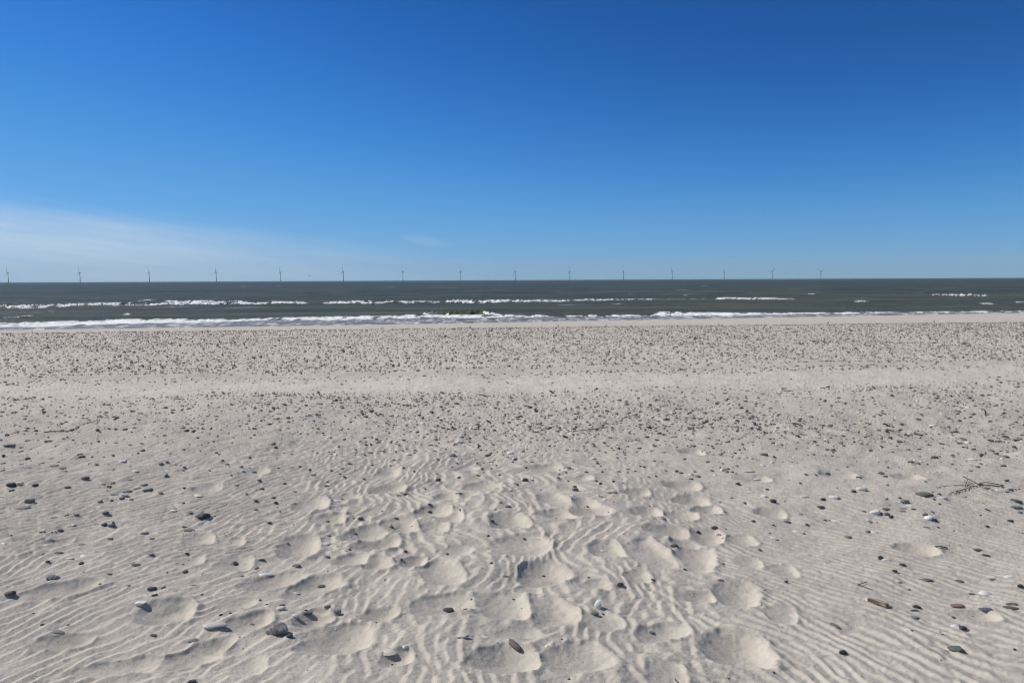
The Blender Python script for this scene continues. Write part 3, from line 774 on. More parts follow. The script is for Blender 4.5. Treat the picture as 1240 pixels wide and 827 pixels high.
def stick_thing(name, label, cat, parts):
    """parts: (part name, tile, [(zx, zy, lift)], r0, r1)"""
    root = None
    for i, (pn, tile, pts, ra, rb) in enumerate(parts):
        P = [gp(tile, *q) for q in pts]
        n = len(P)
        R = [ra + (rb - ra) * k / (n - 1) for k in range(n)]
        if len(parts) == 1:
            o = tube(name, P, R, wood); tag(o, label, cat); return o
        if root is None:
            root = empty(name, (0, 0, 0)); loc = Vector(P[0]); root.location = loc
            tag(root, label, cat)
        Pl = [Vector(q) - loc for q in P]
        tube(pn, Pl, R, wood, root)
    return root

T5 = (992, 540)
stick_thing('driftwood_branch', 'twiggy dark driftwood branch lying on the sand at right', 'driftwood', [
 ('stem', T5, [(1112, 247, 0.005), (1060, 243, 0.01), (1000, 236, 0.012), (955, 229, 0.02), (925, 212, 0.03), (895, 199, 0.035), (868, 185, 0.04)], 0.0065, 0.0035),
 ('side_stem', T5, [(1118, 240, 0.01), (1060, 229, 0.012), (1003, 222, 0.012), (960, 232, 0.01)], 0.0055, 0.004),
 ('twig', T5, [(1000, 238, 0.01), (940, 244, 0.006), (880, 236, 0.006), (830, 240, 0.004), (765, 243, 0.002), (735, 249, 0.0), (715, 256, 0.0)], 0.004, 0.0022),
 ('twig', T5, [(985, 236, 0.01), (930, 247, 0.008), (890, 259, 0.006), (840, 273, 0.004), (800, 284, 0.002), (780, 298, 0.0)], 0.0042, 0.0025),
 ('twig', T5, [(895, 259, 0.006), (860, 270, 0.004), (838, 276, 0.003), (822, 294, 0.0)], 0.004, 0.0025),
 ('twig', T5, [(898, 180, 0.05), (893, 196, 0.036), (899, 205, 0.03), (893, 220, 0.018), (884, 247, 0.002)], 0.0022, 0.0028),
 ('twig', T5, [(878, 214, 0.03), (888, 222, 0.02), (902, 226, 0.014), (922, 231, 0.012)], 0.002, 0.003),
])
T5b = (992, 677)
stick_thing('forked_twig', 'small forked black twig shaped like a V behind the razor clam shell', 'twig', [
 ('prong', T5b, [(234, 156, 0.002), (258, 149, 0.004), (288, 141, 0.008)], 0.0030, 0.0024),
 ('prong', T5b, [(234, 156, 0.002), (262, 165, 0.002), (296, 178, 0.002), (322, 184, 0.0)], 0.0028, 0.0018)])
stick_thing('straw', 'thin bent dry grass straw on the ripples at left', 'straw', [
 ('stalk', (248, 540), [(118, 531, 0.01), (130, 550, 0.008), (142, 566, 0.004), (157, 578, 0.0)], 0.0012, 0.0009),
 ('stalk', (248, 540), [(118, 531, 0.01), (132, 524, 0.006), (146, 521, 0.0)], 0.0016, 0.0012)])
stick_thing('stick', 'short dark stick poking from the sand in the right foreground', 'stick', [
 ('stick', T5, [(682, 609, 0.0), (715, 609, 0.004), (745, 611, 0.008), (776, 620, 0.004)], 0.0030, 0.0065)])
stick_thing('stick', 'long thin dark stick lying in the middle distance at centre', 'stick', [
 ('stick', (496, 455), [(990, 337, 0.004), (1060, 329, 0.01), (1120, 322, 0.01), (1200, 312, 0.004)], 0.007, 0.004)])
stick_thing('stick', 'long dark wavy stick lying beyond the pebbles at left', 'stick', [
 ('stick', (0, 455), [(265, 343, 0.0), (330, 337, 0.006), (420, 334, 0.006), (500, 297, 0.01), (560, 280, 0.01), (600, 264, 0.004)], 0.008, 0.004)])
stick_thing('stick', 'short dark stick far back near the left edge', 'stick', [
 ('stick', (0, 455), [(90, 150, 0.0), (150, 143, 0.01), (215, 129, 0.004)], 0.011, 0.007)])
stick_thing('stick', 'curved dark stick standing up among far pebbles at right', 'stick', [
 ('stick', (992, 455), [(980, 204, 0.03), (1000, 208, 0.05), (1006, 222, 0.03), (1007, 240, 0.0)], 0.009, 0.012)])
stick_thing('twig', 'tiny dark twig at the bottom edge right of centre', 'twig', [
 ('stick', (744, 677), [(366, 726, 0.0), (372, 735, 0.004), (388, 749, 0.0)], 0.002, 0.0035)])

# razor clam: two long curved valves with blunt ends
def razor_clam():
    a = np.array(gp(T5b, 284, 243)); c = np.array(gp(T5b, 424, 294))
    mid = (a + c) / 2; L = float(np.linalg.norm((c - a)[:2])); yaw = math.atan2(c[1] - a[1], c[0] - a[0])
    root = empty('razor_clam', tuple(mid)); root.rotation_euler = (0, 0, yaw)
    tag(root, 'long brown and cream razor clam shell lying in the right foreground', 'shell', None)
    mt, nt, b = new_mat('razor_shell')
    tc = N(nt, 'ShaderNodeTexCoord'); sp = N(nt, 'ShaderNodeSeparateXYZ'); nt.links.new(tc.outputs['Object'], sp.inputs[0])
    st = N(nt, 'ShaderNodeTexNoise'); st.inputs['Scale'].default_value = 1.0
    mp = N(nt, 'ShaderNodeMapping'); mp.inputs['Scale'].default_value = (14, 160, 160); nt.links.new(tc.outputs['Object'], mp.inputs[0]); nt.links.new(mp.outputs[0], st.inputs['Vector'])
    c0 = mixc(nt, maprange(nt, st.outputs[0], 0.35, 0.65), (0.30, 0.235, 0.165), (0.52, 0.45, 0.34))
    c0 = mixc(nt, maprange(nt, sp.outputs[1], -0.009, -0.002), (0.10, 0.07, 0.05), c0)
    c0 = mixc(nt, maprange(nt, sp.outputs[0], -0.36 * L, -0.46 * L), c0, (0.62, 0.57, 0.50))
    nt.links.new(c0, b.inputs['Base Color']); b.inputs['Roughness'].default_value = 0.35
    for up in (0, 1):
        nl, nc = 40, 14
        vs, fs = [], []
        for layer in (0, 1):
            for i in range(nl + 1):
                t = i / nl; s = 2 * t - 1
                hwid = 0.0165 * (1 - abs(s) ** 9) ** 0.5 + 0.0012
                for j in range(nc + 1):
                    q = 2 * j / nc - 1
                    x = s * L / 2
                    yv = q * hwid + 0.010 * (1 - s * s) - 0.005
                    z = 0.011 * (1 - q * q) ** 0.5 * (1 - abs(s) ** 12) - (0.0014 if layer else 0)
                    vs.append((x, yv, z))
        w_ = nc + 1; n1 = (nl + 1) * w_
        for layer in (0, 1):
            for i in range(nl):
                for j in range(nc):
                    f = [layer * n1 + i * w_ + j, layer * n1 + (i + 1) * w_ + j, layer * n1 + (i + 1) * w_ + j + 1, layer * n1 + i * w_ + j + 1]
                    fs.append(f if not layer else f[::-1])
        rim = [i * w_ for i in range(nl + 1)] + [nl * w_ + j for j in range(1, nc + 1)] + [i * w_ + nc for i in range(nl - 1, -1, -1)] + [j for j in range(nc - 1, 0, -1)]
        for k in range(len(rim)):
            p, q = rim[k], rim[(k + 1) % len(rim)]
            fs.append([q, p, p + n1, q + n1])
        me = bpy.data.meshes.new('valve'); me.from_pydata(vs, [], fs); me.update()
        o = link_mesh('valve', me, mt, root)
        if up: o.location = (0, 0, 0.006); o.rotation_euler = (0.12, 0, 0)
        else: o.location = (0.003, -0.004, -0.001); o.rotation_euler = (-0.10, 0, 0.02)
razor_clam()

def odd_stone(name, label, cat, px, py, scale, rot, mat, seed, ang, sink=0.3, sub=4):
    me = tri_mesh(name, *pebble_shape(seed, sub, angular=ang))
    o = link_mesh(name, me, mat)
    g = on_ground(px, py)
    o.location = (g[0], g[1], g[2] + scale[2] * (1 - 2 * sink)); o.scale = scale; o.rotation_euler = rot
    tag(o, label, cat)
    return o
mott = stone_mat('mottled_rock', (0.16, 0.15, 0.14), (0.36, 0.34, 0.32), 0.9, vein=0.5, sc=14)
odd_stone('rock', 'rough mottled grey rock in the left foreground, pitted and half buried', 'rock', 337, 766, (0.040, 0.032, 0.030), (0.2, -0.35, 0.5), mott, 777, 2.0, 0.25)
odd_stone('rock', 'small mottled grey rock leaning against the rough mottled rock', 'rock', 326.5, 767, (0.020, 0.016, 0.014), (0, 0.2, 0.3), mott, 778, 1.4, 0.25)
odd_stone('pebble', 'long dark tilted stone with pale left end near the bottom centre', 'pebble', 623, 783, (0.047, 0.014, 0.014), (0, 0.22, -0.85), SM['n'], 779, 0.6, 0.25)
odd_stone('shell', 'long narrow brown and white shell left of the black heart-shaped stone on ripples', 'shell', 1011, 758, (0.026, 0.008, 0.008), (0.2, 0.1, -1.0), SM['n'], 780, 0, 0.3)
# upright white shell, seen edge on
me = SH_MESH[1].copy(); o = bpy.data.objects.new('shell', me); COL.objects.link(o)
g = on_ground(723.5, 736); o.location = (g[0], g[1], g[2] + 0.017); o.scale = (0.026, 0.02, 0.009); o.rotation_euler = (0.2, -1.15, 0.5)
tag(o, 'upright white shell standing on edge behind a brown stone near the bottom centre', 'shell')

# ------------------------------------------------------------------ the sea
p_r = np.concatenate([np.linspace(72, 34, 230), np.linspace(34, 16, 170)[1:], np.linspace(16, 1.2, 130)[1:]])
H2 = CAM_Z - SEA_Z
y_s = np.concatenate([H2 * F / p_r, [3400, 4500, 6500, 9000, 12000, 16000]])
us_in = np.linspace(-0.82, 0.82, 1100)
u_so = 0.82 + np.concatenate([np.linspace(0.004, 0.9, 250), np.array([1.0, 1.3, 1.9, 2.6, 3.3, 4.2])])
us = np.concatenate([-u_so[::-1], us_in, u_so])
SX = y_s[:, None] * us[None, :]; SY = np.repeat(y_s[:, None], len(us), 1)
dy_ = np.gradient(y_s)[:, None]
px_, py_ = project(SX, SY, np.full_like(SX, SEA_Z))
inview = np.abs(us)[None, :] < 0.83

def interp_line(pts, x):
    a = np.array(pts, float); return np.interp(x, a[:, 0], a[:, 1])

SZ = np.zeros_like(SX)
wr = np.random.default_rng(5)
th0 = math.atan(0.2)
for k in range(26):
    lam = 2.2 * (1.17 ** k) if k < 14 else wr.uniform(3, 15)
    th = th0 + wr.normal(0, 0.35)
    kx, ky = math.sin(th) * -1, math.cos(th)
    amp = 0.0105 * lam ** 0.75
    fade = smooth01((lam / 2.2 - dy_) / (lam / 4))
    ph = 2 * math.pi * (SX * kx + SY * ky) / lam + wr.uniform(0, 6.28)
    mod = 0.6 + 0.4 * np.sin(2 * math.pi * (SX * ky - SY * kx) / (lam * wr.uniform(4, 9)) + wr.uniform(0, 6.28))
    SZ += amp * fade * mod * (1 - np.abs(np.sin(ph / 2)) * 1.2)
shoal = smooth01((SY - shore_y(SX)) / 12)
SZ -= SZ[(SY > 60) & (SY < 300)].mean()
SZ *= 0.1 + 0.6 * shoal + 0.3 * smooth01((SY - 150) / 80)

foam = np.zeros_like(SX); olive = np.zeros_like(SX)
jag = samp(LUMP, SX * 0.10 + 1, SY * 0.02) ; jag2 = samp(LUMP, SX * 0.30 + 5, SY * 0.08 + 3); jag3 = samp(FINE, SX * 0.10 + 2, SY * 0.05)

def breaker(pts, thick, x0, x1, soft=12, A=None, ragged=0.6, behind=1.0):
    """a breaking crest along a line read off the photograph at the water's level: toe line, height in px"""
    global SZ, foam, olive
    base = interp_line(pts, px_)
    th = interp_line(thick, px_) if not isinstance(thick, (int, float)) else thick
    if x1 - x0 < 40: soft = 0.5 * (x1 - x0)
    along = smooth01((px_ - x0) / soft) * smooth01((x1 - px_) / soft)
    yb = H2 * F / np.maximum(base - (px_ * -0.0046 + 342.05), 0.8)      # distance of the toe (horizon line taken off)
    hgt = 0.55 * th / F * yb * np.clip(0.85 + 0.22 * jag + 0.22 * jag3, 0.25, 1.4)
    s = SY - yb - 0.4 * jag2 - 0.35 * jag3
    prof = np.where(s < 0, 0, np.where(s < 2.0, smooth01(s / 2.0), np.exp(-((s - 2.0) / 5.0) ** 2)))
    SZ = np.maximum(SZ, SZ * (1 - prof * along) + hgt * prof * along)
    sf = s - 1.1 * np.clip(jag + 0.3, 0, 1)
    f = smooth01((sf + 0.8) / 0.8) * smooth01((3.4 * behind - s) / 2.2) * along
    olive = np.maximum(olive, 0.42 * prof * along * (s < 2.2))
    f *= np.clip(1.0 + ragged * (jag2 * 0.45 + jag * 0.35 + jag3 * 0.45), 0, 1.25)
    foam = np.maximum(foam, f * np.clip(th / 2.2, 0.35, 1))

# outer breaker, its pieces, and far whitecaps
breaker([(-60,374),(0,373.5),(155,370.5),(310,367.5),(345,368),(400,367.5),(465,368)], [(0,6),(155,5.5),(310,3),(345,3.5),(465,3)], -80, 385, 20)
breaker([(200,367),(310,367.5),(390,367.8),(465,367.5),(535,366.5)], [(190,3),(390,4.6),(500,4.2),(535,1.5)], 388, 538, 6)
breaker([(535,366.8),(620,366.2),(680,365.8),(715,364),(760,363.2),(860,362)], [(537,5),(620,4.6),(690,3.2),(715,3),(760,1.6),(860,0.8)], 536, 862, 8)
breaker([(195,365.5),(250,366),(310,366.5)], 3, 195, 300, 10)
breaker([(865,362.3),(965,362.6)], [(865,3),(930,2.5),(965,1.4)], 864, 966, 5)
breaker([(967,357.4),(997,356.4)], 2.0, 966, 998, 5)
breaker([(1127,358.2),(1198,358.4)], [(1127,3),(1160,3.6),(1198,2.4)], 1126, 1199, 5)
breaker([(824,357.8),(839,357.5)], 2.0, 824, 839, 4)
breaker([(1028,365.8),(1058,365.6)], 2.2, 1027, 1059, 5)
breaker([(1178,367.4),(1215,369)], 1.9, 1178, 1216, 6)
breaker([(1228,366.4),(1260,366)], 1.6, 1227, 1300, 5)
breaker([(756,357),(771,356.8)], 1.4, 756, 771, 4)
breaker([(733,368.8),(762,368.6)], 1.5, 733, 764, 5)
breaker([(1018,374),(1027,374)], 0.8, 1017, 1028, 3)
breaker([(160,365),(180,365)], 1.8, 159, 181, 5)
breaker([(1104,354.4),(1122,354.6)], 1.2, 1103, 1123, 4)
breaker([(0,385.5),(42,383.5)], 1.2, 2, 44, 6, ragged=0.9)
breaker([(57,377.5),(68,378.5)], 1.5, 56, 69, 4)
breaker([(145,380.5),(162,380.5)], 1.6, 144, 163, 5, ragged=1.2)
breaker([(480,380),(530,381.5),(560,378.5)], 2.0, 508, 556, 8)
# rising olive wave
breaker([(500,383),(560,382.8),(640,382)], [(500,3),(555,8),(600,7),(640,3)], 512, 606, 14, ragged=0)
ol = np.exp(-((px_ - 560) / 30) ** 2) * np.exp(-((py_ - 380.5) / 4.0) ** 2)
breaker([(590,383),(640,382)], 3, 586, 616, 6)
# scattered whitecaps
for k in range(70):
    d0 = wr.uniform(90, 900); xx = d0 * wr.uniform(-0.72, 0.72); L = wr.uniform(0.8, 4.5)
    foam = np.maximum(foam, wr.uniform(0.35, 0.8) * np.exp(-((SX - xx) / L) ** 2 - ((SY - d0 - 0.2 * (SX - xx)) / (0.8 + d0 * 0.006)) ** 2))

# inner breaker and the lacy swash on the sand
ztop = [(-100,392),(0,391),(115,388.5),(130,386.5),(310,386.5),(390,383),(440,383.3),(470,383.6),(600,382.3),(790,381.7),(800,379.4),(930,379.2),(1100,377.8),(1240,376.8),(1300,376.5)]
zbot = [(-100,398.5),(0,397.2),(155,393.2),(310,389.6),(470,387.5),(620,385.2),(700,384.2),(790,384),(930,382.6),(1010,381.6),(1100,380),(1240,378.4),(1300,378)]
tb = interp_line(ztop, px_); bb = interp_line(zbot, px_)
solid = smooth01((py_ - tb + 0.35 * jag2) / 1.0) * smooth01((bb - py_ + 0.3 * jag) / 1.4)
lace = smooth01((py_ - tb) / 1.2)
foam = np.maximum(foam, solid * np.clip(0.95 + 0.17 * jag2 + 0.17 * jag3, 0.35, 1.15))
foam = np.maximum(foam, lace * (0.49 + 0.11 * jag2))
bump_in = np.exp(-((py_ - tb - 1.6) / 1.6) ** 2)
SZ += 0.10 * bump_in * np.clip(0.8 + 0.4 * jag2 + 0.3 * jag3, 0.1, 1.5)
ol = ol * (py_ < tb + 0.6)
foam *= 1 - 0.8 * smooth01(ol * 1.6 + 0.4 * jag2 - 0.1)
foam = np.where(inview, foam, np.clip(foam, 0, 0.9))
SZ = np.where(y_s[:, None] > 3300, 0, SZ) + SEA_Z
sea_me = grid_mesh('sea', SX, SY, SZ, {'foam': np.clip(foam, 0, 1), 'olive': np.maximum(ol, olive)})

sea_mat, nt, b = new_mat('sea_water')
geo = N(nt, 'ShaderNodeNewGeometry'); P = geo.outputs['Position']
fa = N(nt, 'ShaderNodeAttribute', attribute_name='foam').outputs['Fac']
olv = N(nt, 'ShaderNodeAttribute', attribute_name='olive').outputs['Fac']
mp = N(nt, 'ShaderNodeMapping'); mp.inputs['Scale'].default_value = (0.45, 1, 1); mp.inputs['Rotation'].default_value = (0, 0, -0.2); nt.links.new(P, mp.inputs[0])
f1 = noise(nt, mp.outputs[0], 1.6, 5, 0.7)
edge = math_node(nt, 'SUBTRACT', 1.0, math_node(nt, 'MULTIPLY', fa, 0.92))
fm = maprange(nt, math_node(nt, 'SUBTRACT', f1, edge), -0.12, 0.07)
fm = math_node(nt, 'MULTIPLY', fm, maprange(nt, fa, 0.02, 0.2))
sep = N(nt, 'ShaderNodeSeparateXYZ'); nt.links.new(P, sep.inputs[0])
offs = maprange(nt, sep.outputs[1], 90, 300)
body = mixc(nt, offs, (0.072, 0.074, 0.042), (0.054, 0.067, 0.048))
w3 = noise(nt, mp.outputs[0], 0.12, 3, 0.6)
body = mixc(nt, maprange(nt, w3, 0.45, 0.65, 0, 0.6), body, (0.066, 0.070, 0.042))
mp2 = N(nt, 'ShaderNodeMapping'); mp2.inputs['Scale'].default_value = (0.012, 0.11, 1); mp2.inputs['Rotation'].default_value = (0, 0, -0.2); nt.links.new(P, mp2.inputs[0])
w4 = noise(nt, mp2.outputs[0], 1.0, 5, 0.65)  # streaks stand in for swell shading, light and dark put into the colour
body = mixc(nt, maprange(nt, w4, 0.47, 0.66, 0, 0.85), body, (0.135, 0.126, 0.074))
body = mixc(nt, maprange(nt, w4, 0.48, 0.34, 0, 0.6), body, (0.034, 0.046, 0.036))
body = mixc(nt, maprange(nt, fa, 0.12, 0.42, 0, 0.75), body, (0.25, 0.255, 0.275))
body = mixc(nt, maprange(nt, olv, 0.2, 0.7), body, (0.085, 0.085, 0.040))
col = mixc(nt, fm, body, (0.86, 0.855, 0.835))
nt.links.new(col, b.inputs['Base Color'])
nt.links.new(math_node(nt, 'ADD', 0.38, math_node(nt, 'MULTIPLY', fm, 0.5)), b.inputs['Roughness'])
b.inputs['IOR'].default_value = 1.085
b.inputs['Specular IOR Level'].default_value = 0.5
bp = N(nt, 'ShaderNodeBump'); bp.inputs['Strength'].default_value = 1.0; bp.inputs['Distance'].default_value = 0.9
b1 = noise(nt, mp.outputs[0], 0.9, 4, 0.6); b2 = noise(nt, mp.outputs[0], 0.16, 3, 0.5)
hh = math_node(nt, 'ADD', math_node(nt, 'MULTIPLY', b1, 0.5), math_node(nt, 'MULTIPLY', b2, 1.2))
nt.links.new(math_node(nt, 'ADD', hh, math_node(nt, 'MULTIPLY', fm, 0.2)), bp.inputs['Height'])
nt.links.new(bp.outputs[0], b.inputs['Normal'])
sea = link_mesh('sea', sea_me, sea_mat)
tag(sea, 'dark grey green sea with white breaking surf', kind='structure')

# ------------------------------------------------------------------ wind turbines
tmat, nt, b = new_mat('turbine_paint')
tc = N(nt, 'ShaderNodeTexCoord')
nn = noise(nt, tc.outputs['Object'], 0.05, 3)
nt.links.new(mixc(nt, nn, (0.070, 0.092, 0.125), (0.095, 0.12, 0.155)), b.inputs['Base Color'])
b.inputs['Roughness'].default_value = 0.5

def ring_mesh(name, rings, seg, parent, mat):
    """rings: list of lists of points"""
    vs = [p for r in rings for p in r]; fs = []
    for i in range(len(rings) - 1):
        for j in range(seg):
            fs.append((i * seg + j, i * seg + (j + 1) % seg, (i + 1) * seg + (j + 1) % seg, (i + 1) * seg + j))
    fs.append(tuple(range(seg))[::-1]); fs.append(tuple(range((len(rings) - 1) * seg, len(rings) * seg)))
    me = bpy.data.meshes.new(name); me.from_pydata(vs, [], fs); me.update()
    return link_mesh(name, me, mat, parent)

HUB = 112.0
def make_turbine():
    root = empty('wind_turbine', (0, 0, 0))
    seg = 20
    circ = lambda r, z: [(r * math.cos(2 * math.pi * j / seg), r * math.sin(2 * math.pi * j / seg), z) for j in range(seg)]
    ring_mesh('foundation', [circ(4.6, -6), circ(4.6, 16), circ(5.6, 16.2), circ(5.6, 17.0), circ(4.0, 17.2)], seg, root, tmat)
    ring_mesh('tower', [circ(3.9 - 1.6 * t, 17.2 + (HUB - 3.5 - 17.2) * t) for t in np.linspace(0, 1, 9)], seg, root, tmat)
    # nacelle along -x (rotor end) to +x
    rings = []
    for x, h, w in ((-7, 3.4, 3.2), (-6, 4.4, 4.2), (4, 4.6, 4.4), (10, 4.2, 4.0), (11.5, 3.2, 3.2)):
        rings.append([(x, w * math.copysign(abs(math.cos(a)) ** 0.5, math.cos(a)), HUB + h * math.copysign(abs(math.sin(a)) ** 0.5, math.sin(a))) for a in [2 * math.pi * j / seg for j in range(seg)]])
    ring_mesh('nacelle', rings, seg, root, tmat)
    rings = []
    for x, r in ((0.8, 2.8), (-1.5, 3.0), (-3.5, 2.5), (-4.8, 1.4), (-5.3, 0.3)):
        rings.append([(x, r * math.cos(2 * math.pi * j / seg), r * math.sin(2 * math.pi * j / seg)) for j in range(seg)])
    hub = ring_mesh('hub', rings, seg, root, tmat); hub.location = (-8.0, 0, HUB)
    for k in range(3):
        rings = []
        for t, ch, thk, tw in ((0.0, 3.6, 3.6, 0), (0.05, 3.8, 3.4, 0.25), (0.2, 7.4, 2.6, 0.25), (0.45, 5.6, 1.8, 0.13), (0.75, 4.0, 1.2, 0.05), (0.95, 2.4, 0.6, 0), (1.0, 0.5, 0.12, 0)):
            ring = []
            for j in range(12):
                a = 2 * math.pi * j / 12
                yv = ch * 0.5 * math.cos(a) - ch * 0.15 * t; xv = thk * 0.5 * math.sin(a) - 4 * t * t
                ring.append((xv * math.cos(tw) - yv * math.sin(tw) - 1.5, xv * math.sin(tw) + yv * math.cos(tw), 2.0 + 82 * t))
            rings.append(ring)
        bl_ = ring_mesh('blade', rings, 12, hub, tmat)
        bl_.rotation_euler = (k * 2 * math.pi / 3, 0, 0)
    return root
def copy_tree(o, parent=None):
    c = o.copy(); COL.objects.link(c); c.parent = parent
    for ch in list(o.children): copy_tree(ch, c)
    return c

TX = [10, 97, 181, 262, 340, 416, 488, 558, 624, 690, 755, 814, 877, 935, 994]
HUBPX = [12.8, 12.8, 12.6, 12.6, 12.2, 12.2, 11.8, 11.6, 11.4, 11.2, 11.0, 10.8, 10.4, 10.0, 9.6]
ROT = [8, 12, 6, 14, 358, 18, 15, 20, 10, 5, 12, 358, 20, 45, 60]
ORDN = ['first', 'second', 'third', 'fourth', 'fifth', 'sixth', 'seventh', 'eighth', 'ninth', 'tenth', 'eleventh', 'twelfth', 'thirteenth', 'fourteenth', 'fifteenth']
proto = make_turbine()
for k, (px, hp) in enumerate(zip(TX, HUBPX)):
    D = HUB * F / hp * 1.12
    base = at_depth(px, 338, D)
    o = proto if k == 0 else copy_tree(proto)
    o.location = (base[0], D, SEA_Z)
    az = math.atan2(base[0], D)
    o.rotation_euler = (0, 0, -az + math.radians(14 if k < 13 else 48))
    for ch in o.children:
        if ch.name.split('.')[0] == 'hub': ch.rotation_euler = (math.radians(ROT[k] if k % 2 else -ROT[k]), 0, 0)
    extra = {0: ', at the left edge', 7: ', near the middle', 14: ', faintest and last at right'}.get(k, '')
    tag(o, f'{ORDN[k]} offshore wind turbine from the left on the horizon{extra}', 'wind turbine', 'wind turbines on the horizon')

# ------------------------------------------------------------------ a gull far out over the sea
def gull():
    c = at_depth(375, 334.5, 520)
    vs, fs = [], []
    body = []
    for x, r in ((-0.30, 0.02), (-0.2, 0.06), (-0.05, 0.10), (0.1, 0.10), (0.22, 0.07), (0.3, 0.055), (0.38, 0.02)):
        body.append([(x, r * math.cos(2 * math.pi * j / 10), r * math.sin(2 * math.pi * j / 10)) for j in range(10)])
    bm = bmesh.new()
    R = [[bm.verts.new(p) for p in ring] for ring in body]
    for i in range(len(R) - 1):
        for j in range(10): bm.faces.new((R[i][j], R[i][(j + 1) % 10], R[i + 1][(j + 1) % 10], R[i + 1][j]))
    bm.faces.new(R[0][::-1]); bm.faces.new(R[-1])
    for s in (-1, 1):
        pts = [(0.1, 0.06, 0.05, 0.14), (0.14, 0.3, 0.30, 0.12), (0.06, 0.55, 0.42, 0.08), (-0.1, 0.75, 0.40, 0.02)]
        rr = []
        for x, y, z, w in pts:
            rr.append([bm.verts.new((x + w, s * y, z)), bm.verts.new((x, s * y, z + 0.025)), bm.verts.new((x - w, s * y, z)), bm.verts.new((x, s * y, z - 0.02))])
        for i in range(3):
            for j in range(4): bm.faces.new((rr[i][j], rr[i][(j + 1) % 4], rr[i + 1][(j + 1) % 4], rr[i + 1][j]))
        bm.faces.new(rr[0]); bm.faces.new(rr[-1])
    bmesh.ops.recalc_face_normals(bm, faces=bm.faces)
    me = bpy.data.meshes.new('bird'); bm.to_mesh(me); bm.free()
    mt, nt, b = new_mat('bird_plumage')
    nn = noise(nt, N(nt, 'ShaderNodeTexCoord').outputs['Object'], 4, 2)
    nt.links.new(mixc(nt, nn, (0.05, 0.05, 0.055), (0.12, 0.12, 0.13)), b.inputs['Base Color'])
    o = link_mesh('bird', me, mt); o.location = c; o.rotation_euler = (0.3, 0, 2.6); o.scale = (1.5, 1.5, 1.5)
    tag(o, 'tiny dark bird flying low over the sea between two wind turbines', 'bird')
gull()

# ------------------------------------------------------------------ sea air
HAZE = 3.0e-5
def haze_box():
    x0, x1, y0, y1, z0, z1 = -90000, 90000, -400, 16500, -10.5, 330
    vs = [(x, y, z) for z in (z0, z1) for y in (y0, y1) for x in (x0, x1)]
    fs = [(0, 2, 3, 1), (4, 5, 7, 6), (0, 1, 5, 4), (2, 6, 7, 3), (0, 4, 6, 2), (1, 3, 7, 5)]
    me = bpy.data.meshes.new('haze'); me.from_pydata(vs, [], fs); me.update()
    mt = bpy.data.materials.new('haze'); mt.use_nodes = True
    nt = mt.node_tree; nt.nodes.remove(nt.nodes['Principled BSDF'])
    pv = nt.nodes.new('ShaderNodeVolumePrincipled')
    pv.inputs['Density'].default_value = HAZE
    pv.inputs['Color'].default_value = (0.70, 0.82, 0.95, 1)
    nt.links.new(pv.outputs[0], nt.nodes['Material Output'].inputs['Volume'])
    o = link_mesh('haze', me, mt, smooth=False)
    tag(o, 'thin blue sea air that pales the far wind turbines', kind='stuff')
if HAZE: haze_box()

# ------------------------------------------------------------------ light: sun on the left, a little ahead
EL, AZ = 41.0, -66.0            # AZ measured from the view direction, negative to the left
w = bpy.data.worlds.new('World'); SC.world = w; w.use_nodes = True
nt = w.node_tree; bg = nt.nodes['Background']
sky = N(nt, 'ShaderNodeTexSky', sky_type='NISHITA'); sky.sun_disc = False
sky.sun_elevation = math.radians(EL); sky.sun_rotation = math.radians(AZ)
sky.air_density = 1.0; sky.dust_density = 0.2; sky.ozone_density = 3.0; sky.altitude = 2000
sc1 = N(nt, 'ShaderNodeVectorMath', operation='SCALE'); sc1.inputs['Scale'].default_value = 0.1
nt.links.new(sky.outputs[0], sc1.inputs[0])
cv = N(nt, 'ShaderNodeRGBCurve'); mpg = cv.mapping; mpg.use_clip = False; mpg.extend = 'EXTRAPOLATED'
CURVE = {0: [(0, 0), (0.13, 0.011), (0.21, 0.036), (0.33, 0.092), (0.70, 0.225), (1.0, 0.31)],
         1: [(0, 0), (0.22, 0.095), (0.352, 0.205), (0.508, 0.325), (0.74, 0.435), (1.0, 0.54)],
         2: [(0, 0), (0.40, 0.345), (0.58, 0.585), (0.69, 0.69), (0.80, 0.745), (1.0, 0.86)]}
for ch, pts in CURVE.items():
    c = mpg.curves[ch]
    c.points[0].location = pts[0]; c.points[1].location = pts[-1]
    for q in pts[1:-1]: c.points.new(*q)
mpg.update()
nt.links.new(sc1.outputs[0], cv.inputs['Color'])
# thin cirrus veil low on the left and one small wisp
tc = N(nt, 'ShaderNodeTexCoord'); sp = N(nt, 'ShaderNodeSeparateXYZ'); nt.links.new(tc.outputs['Generated'], sp.inputs[0])
az = math_node(nt, 'ARCTAN2', sp.outputs[0], sp.outputs[1]); el = math_node(nt, 'ARCSINE', sp.outputs[2])
cm = N(nt, 'ShaderNodeCombineXYZ')
tilt = math_node(nt, 'ADD', el, math_node(nt, 'MULTIPLY', az, 0.13))
nt.links.new(math_node(nt, 'MULTIPLY', az, 3.0), cm.inputs[0]); nt.links.new(math_node(nt, 'MULTIPLY', tilt, 26.0), cm.inputs[1])
fib = noise(nt, cm.outputs[0], 1.6, 6, 0.6)
top = math_node(nt, 'ADD', 0.026, math_node(nt, 'MULTIPLY', az, -0.124))       # upper edge of the veil, radians of elevation
depth = math_node(nt, 'ADD', math_node(nt, 'SUBTRACT', top, el), math_node(nt, 'MULTIPLY', math_node(nt, 'SUBTRACT', fib, 0.5), 0.05))
veil = maprange(nt, depth, -0.010, 0.055)
veil = math_node(nt, 'MULTIPLY', veil, maprange(nt, az, 0.06, -0.46))
cm2 = N(nt, 'ShaderNodeCombineXYZ')
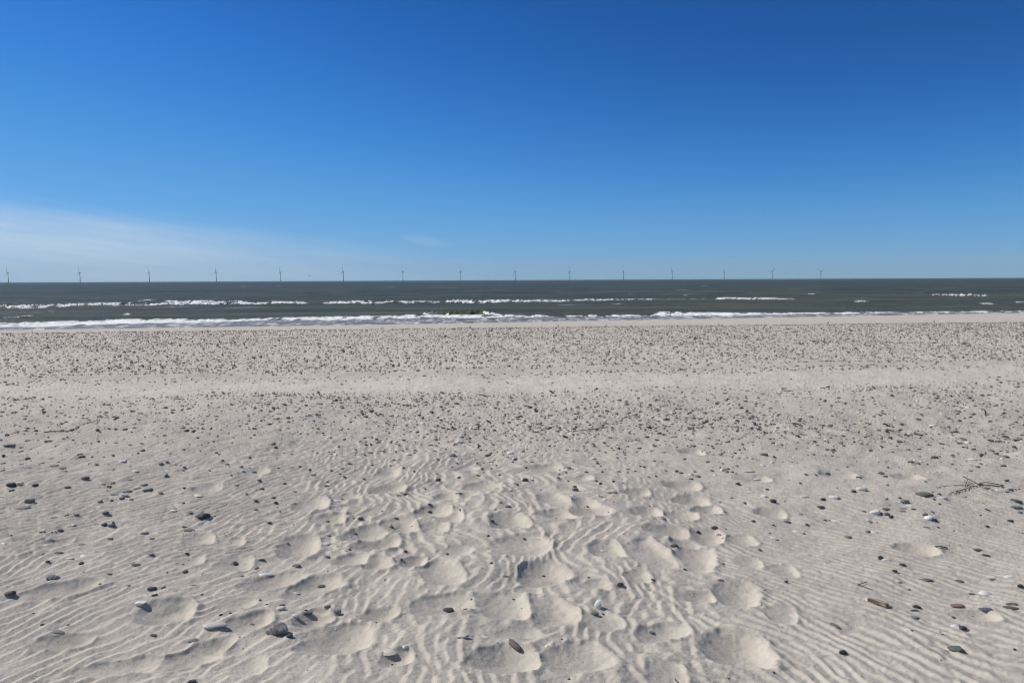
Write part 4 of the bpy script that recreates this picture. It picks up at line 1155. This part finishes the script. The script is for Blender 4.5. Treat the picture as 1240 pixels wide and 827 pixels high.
nt.links.new(math_node(nt, 'MULTIPLY', az, 5.0), cm2.inputs[0]); nt.links.new(math_node(nt, 'MULTIPLY', tilt, 90.0), cm2.inputs[1])
fib2 = noise(nt, cm2.outputs[0], 1.0, 6, 0.65)
veil = math_node(nt, 'MULTIPLY', veil, maprange(nt, fib2, 0.3, 0.7, 0.72, 1.12))
veil = math_node(nt, 'MULTIPLY', veil, maprange(nt, el, -0.03, 0.06, 0.30, 0.80))
da = math_node(nt, 'DIVIDE', math_node(nt, 'ADD', az, 0.115), 0.034)
de = math_node(nt, 'DIVIDE', math_node(nt, 'ADD', math_node(nt, 'SUBTRACT', el, 0.0515), math_node(nt, 'MULTIPLY', math_node(nt, 'ADD', az, 0.115), 0.15)), 0.008)
rad = math_node(nt, 'ADD', math_node(nt, 'MULTIPLY', da, da), math_node(nt, 'MULTIPLY', de, de))
wisp = math_node(nt, 'MULTIPLY', maprange(nt, math_node(nt, 'ADD', rad, math_node(nt, 'MULTIPLY', fib, 3.2)), 2.9, 1.1), 0.17)
msk = math_node(nt, 'MAXIMUM', veil, wisp)
hi = maprange(nt, el, math.radians(27), math.radians(46))
back = maprange(nt, sp.outputs[1], 0.25, -0.15)
graded = mixc(nt, math_node(nt, 'MAXIMUM', hi, back), cv.outputs[0], sc1.outputs[0])
fin = mixc(nt, msk, graded, (0.55, 0.675, 0.82))
sc2 = N(nt, 'ShaderNodeVectorMath', operation='SCALE'); sc2.inputs['Scale'].default_value = 10.0
nt.links.new(fin, sc2.inputs[0])
nt.links.new(sc2.outputs[0], bg.inputs['Color']); bg.inputs['Strength'].default_value = 0.1

sl_ = bpy.data.lights.new('sun', 'SUN'); sl_.energy = 4.35; sl_.angle = math.radians(0.55); sl_.color = (1.0, 0.95, 0.885)
so = bpy.data.objects.new('sun', sl_); COL.objects.link(so)
ds = Vector((math.sin(math.radians(AZ)) * math.cos(math.radians(EL)), math.cos(math.radians(AZ)) * math.cos(math.radians(EL)), math.sin(math.radians(EL))))
so.rotation_euler = ds.to_track_quat('Z', 'Y').to_euler()
so.location = ds * 50

SC.cycles.filter_width = 1.1
SC.view_settings.view_transform = 'Standard'
SC.view_settings.look = 'None'
SC.view_settings.exposure = 0.0
SC.view_settings.gamma = 1.0
SC.view_settings.use_curve_mapping = False
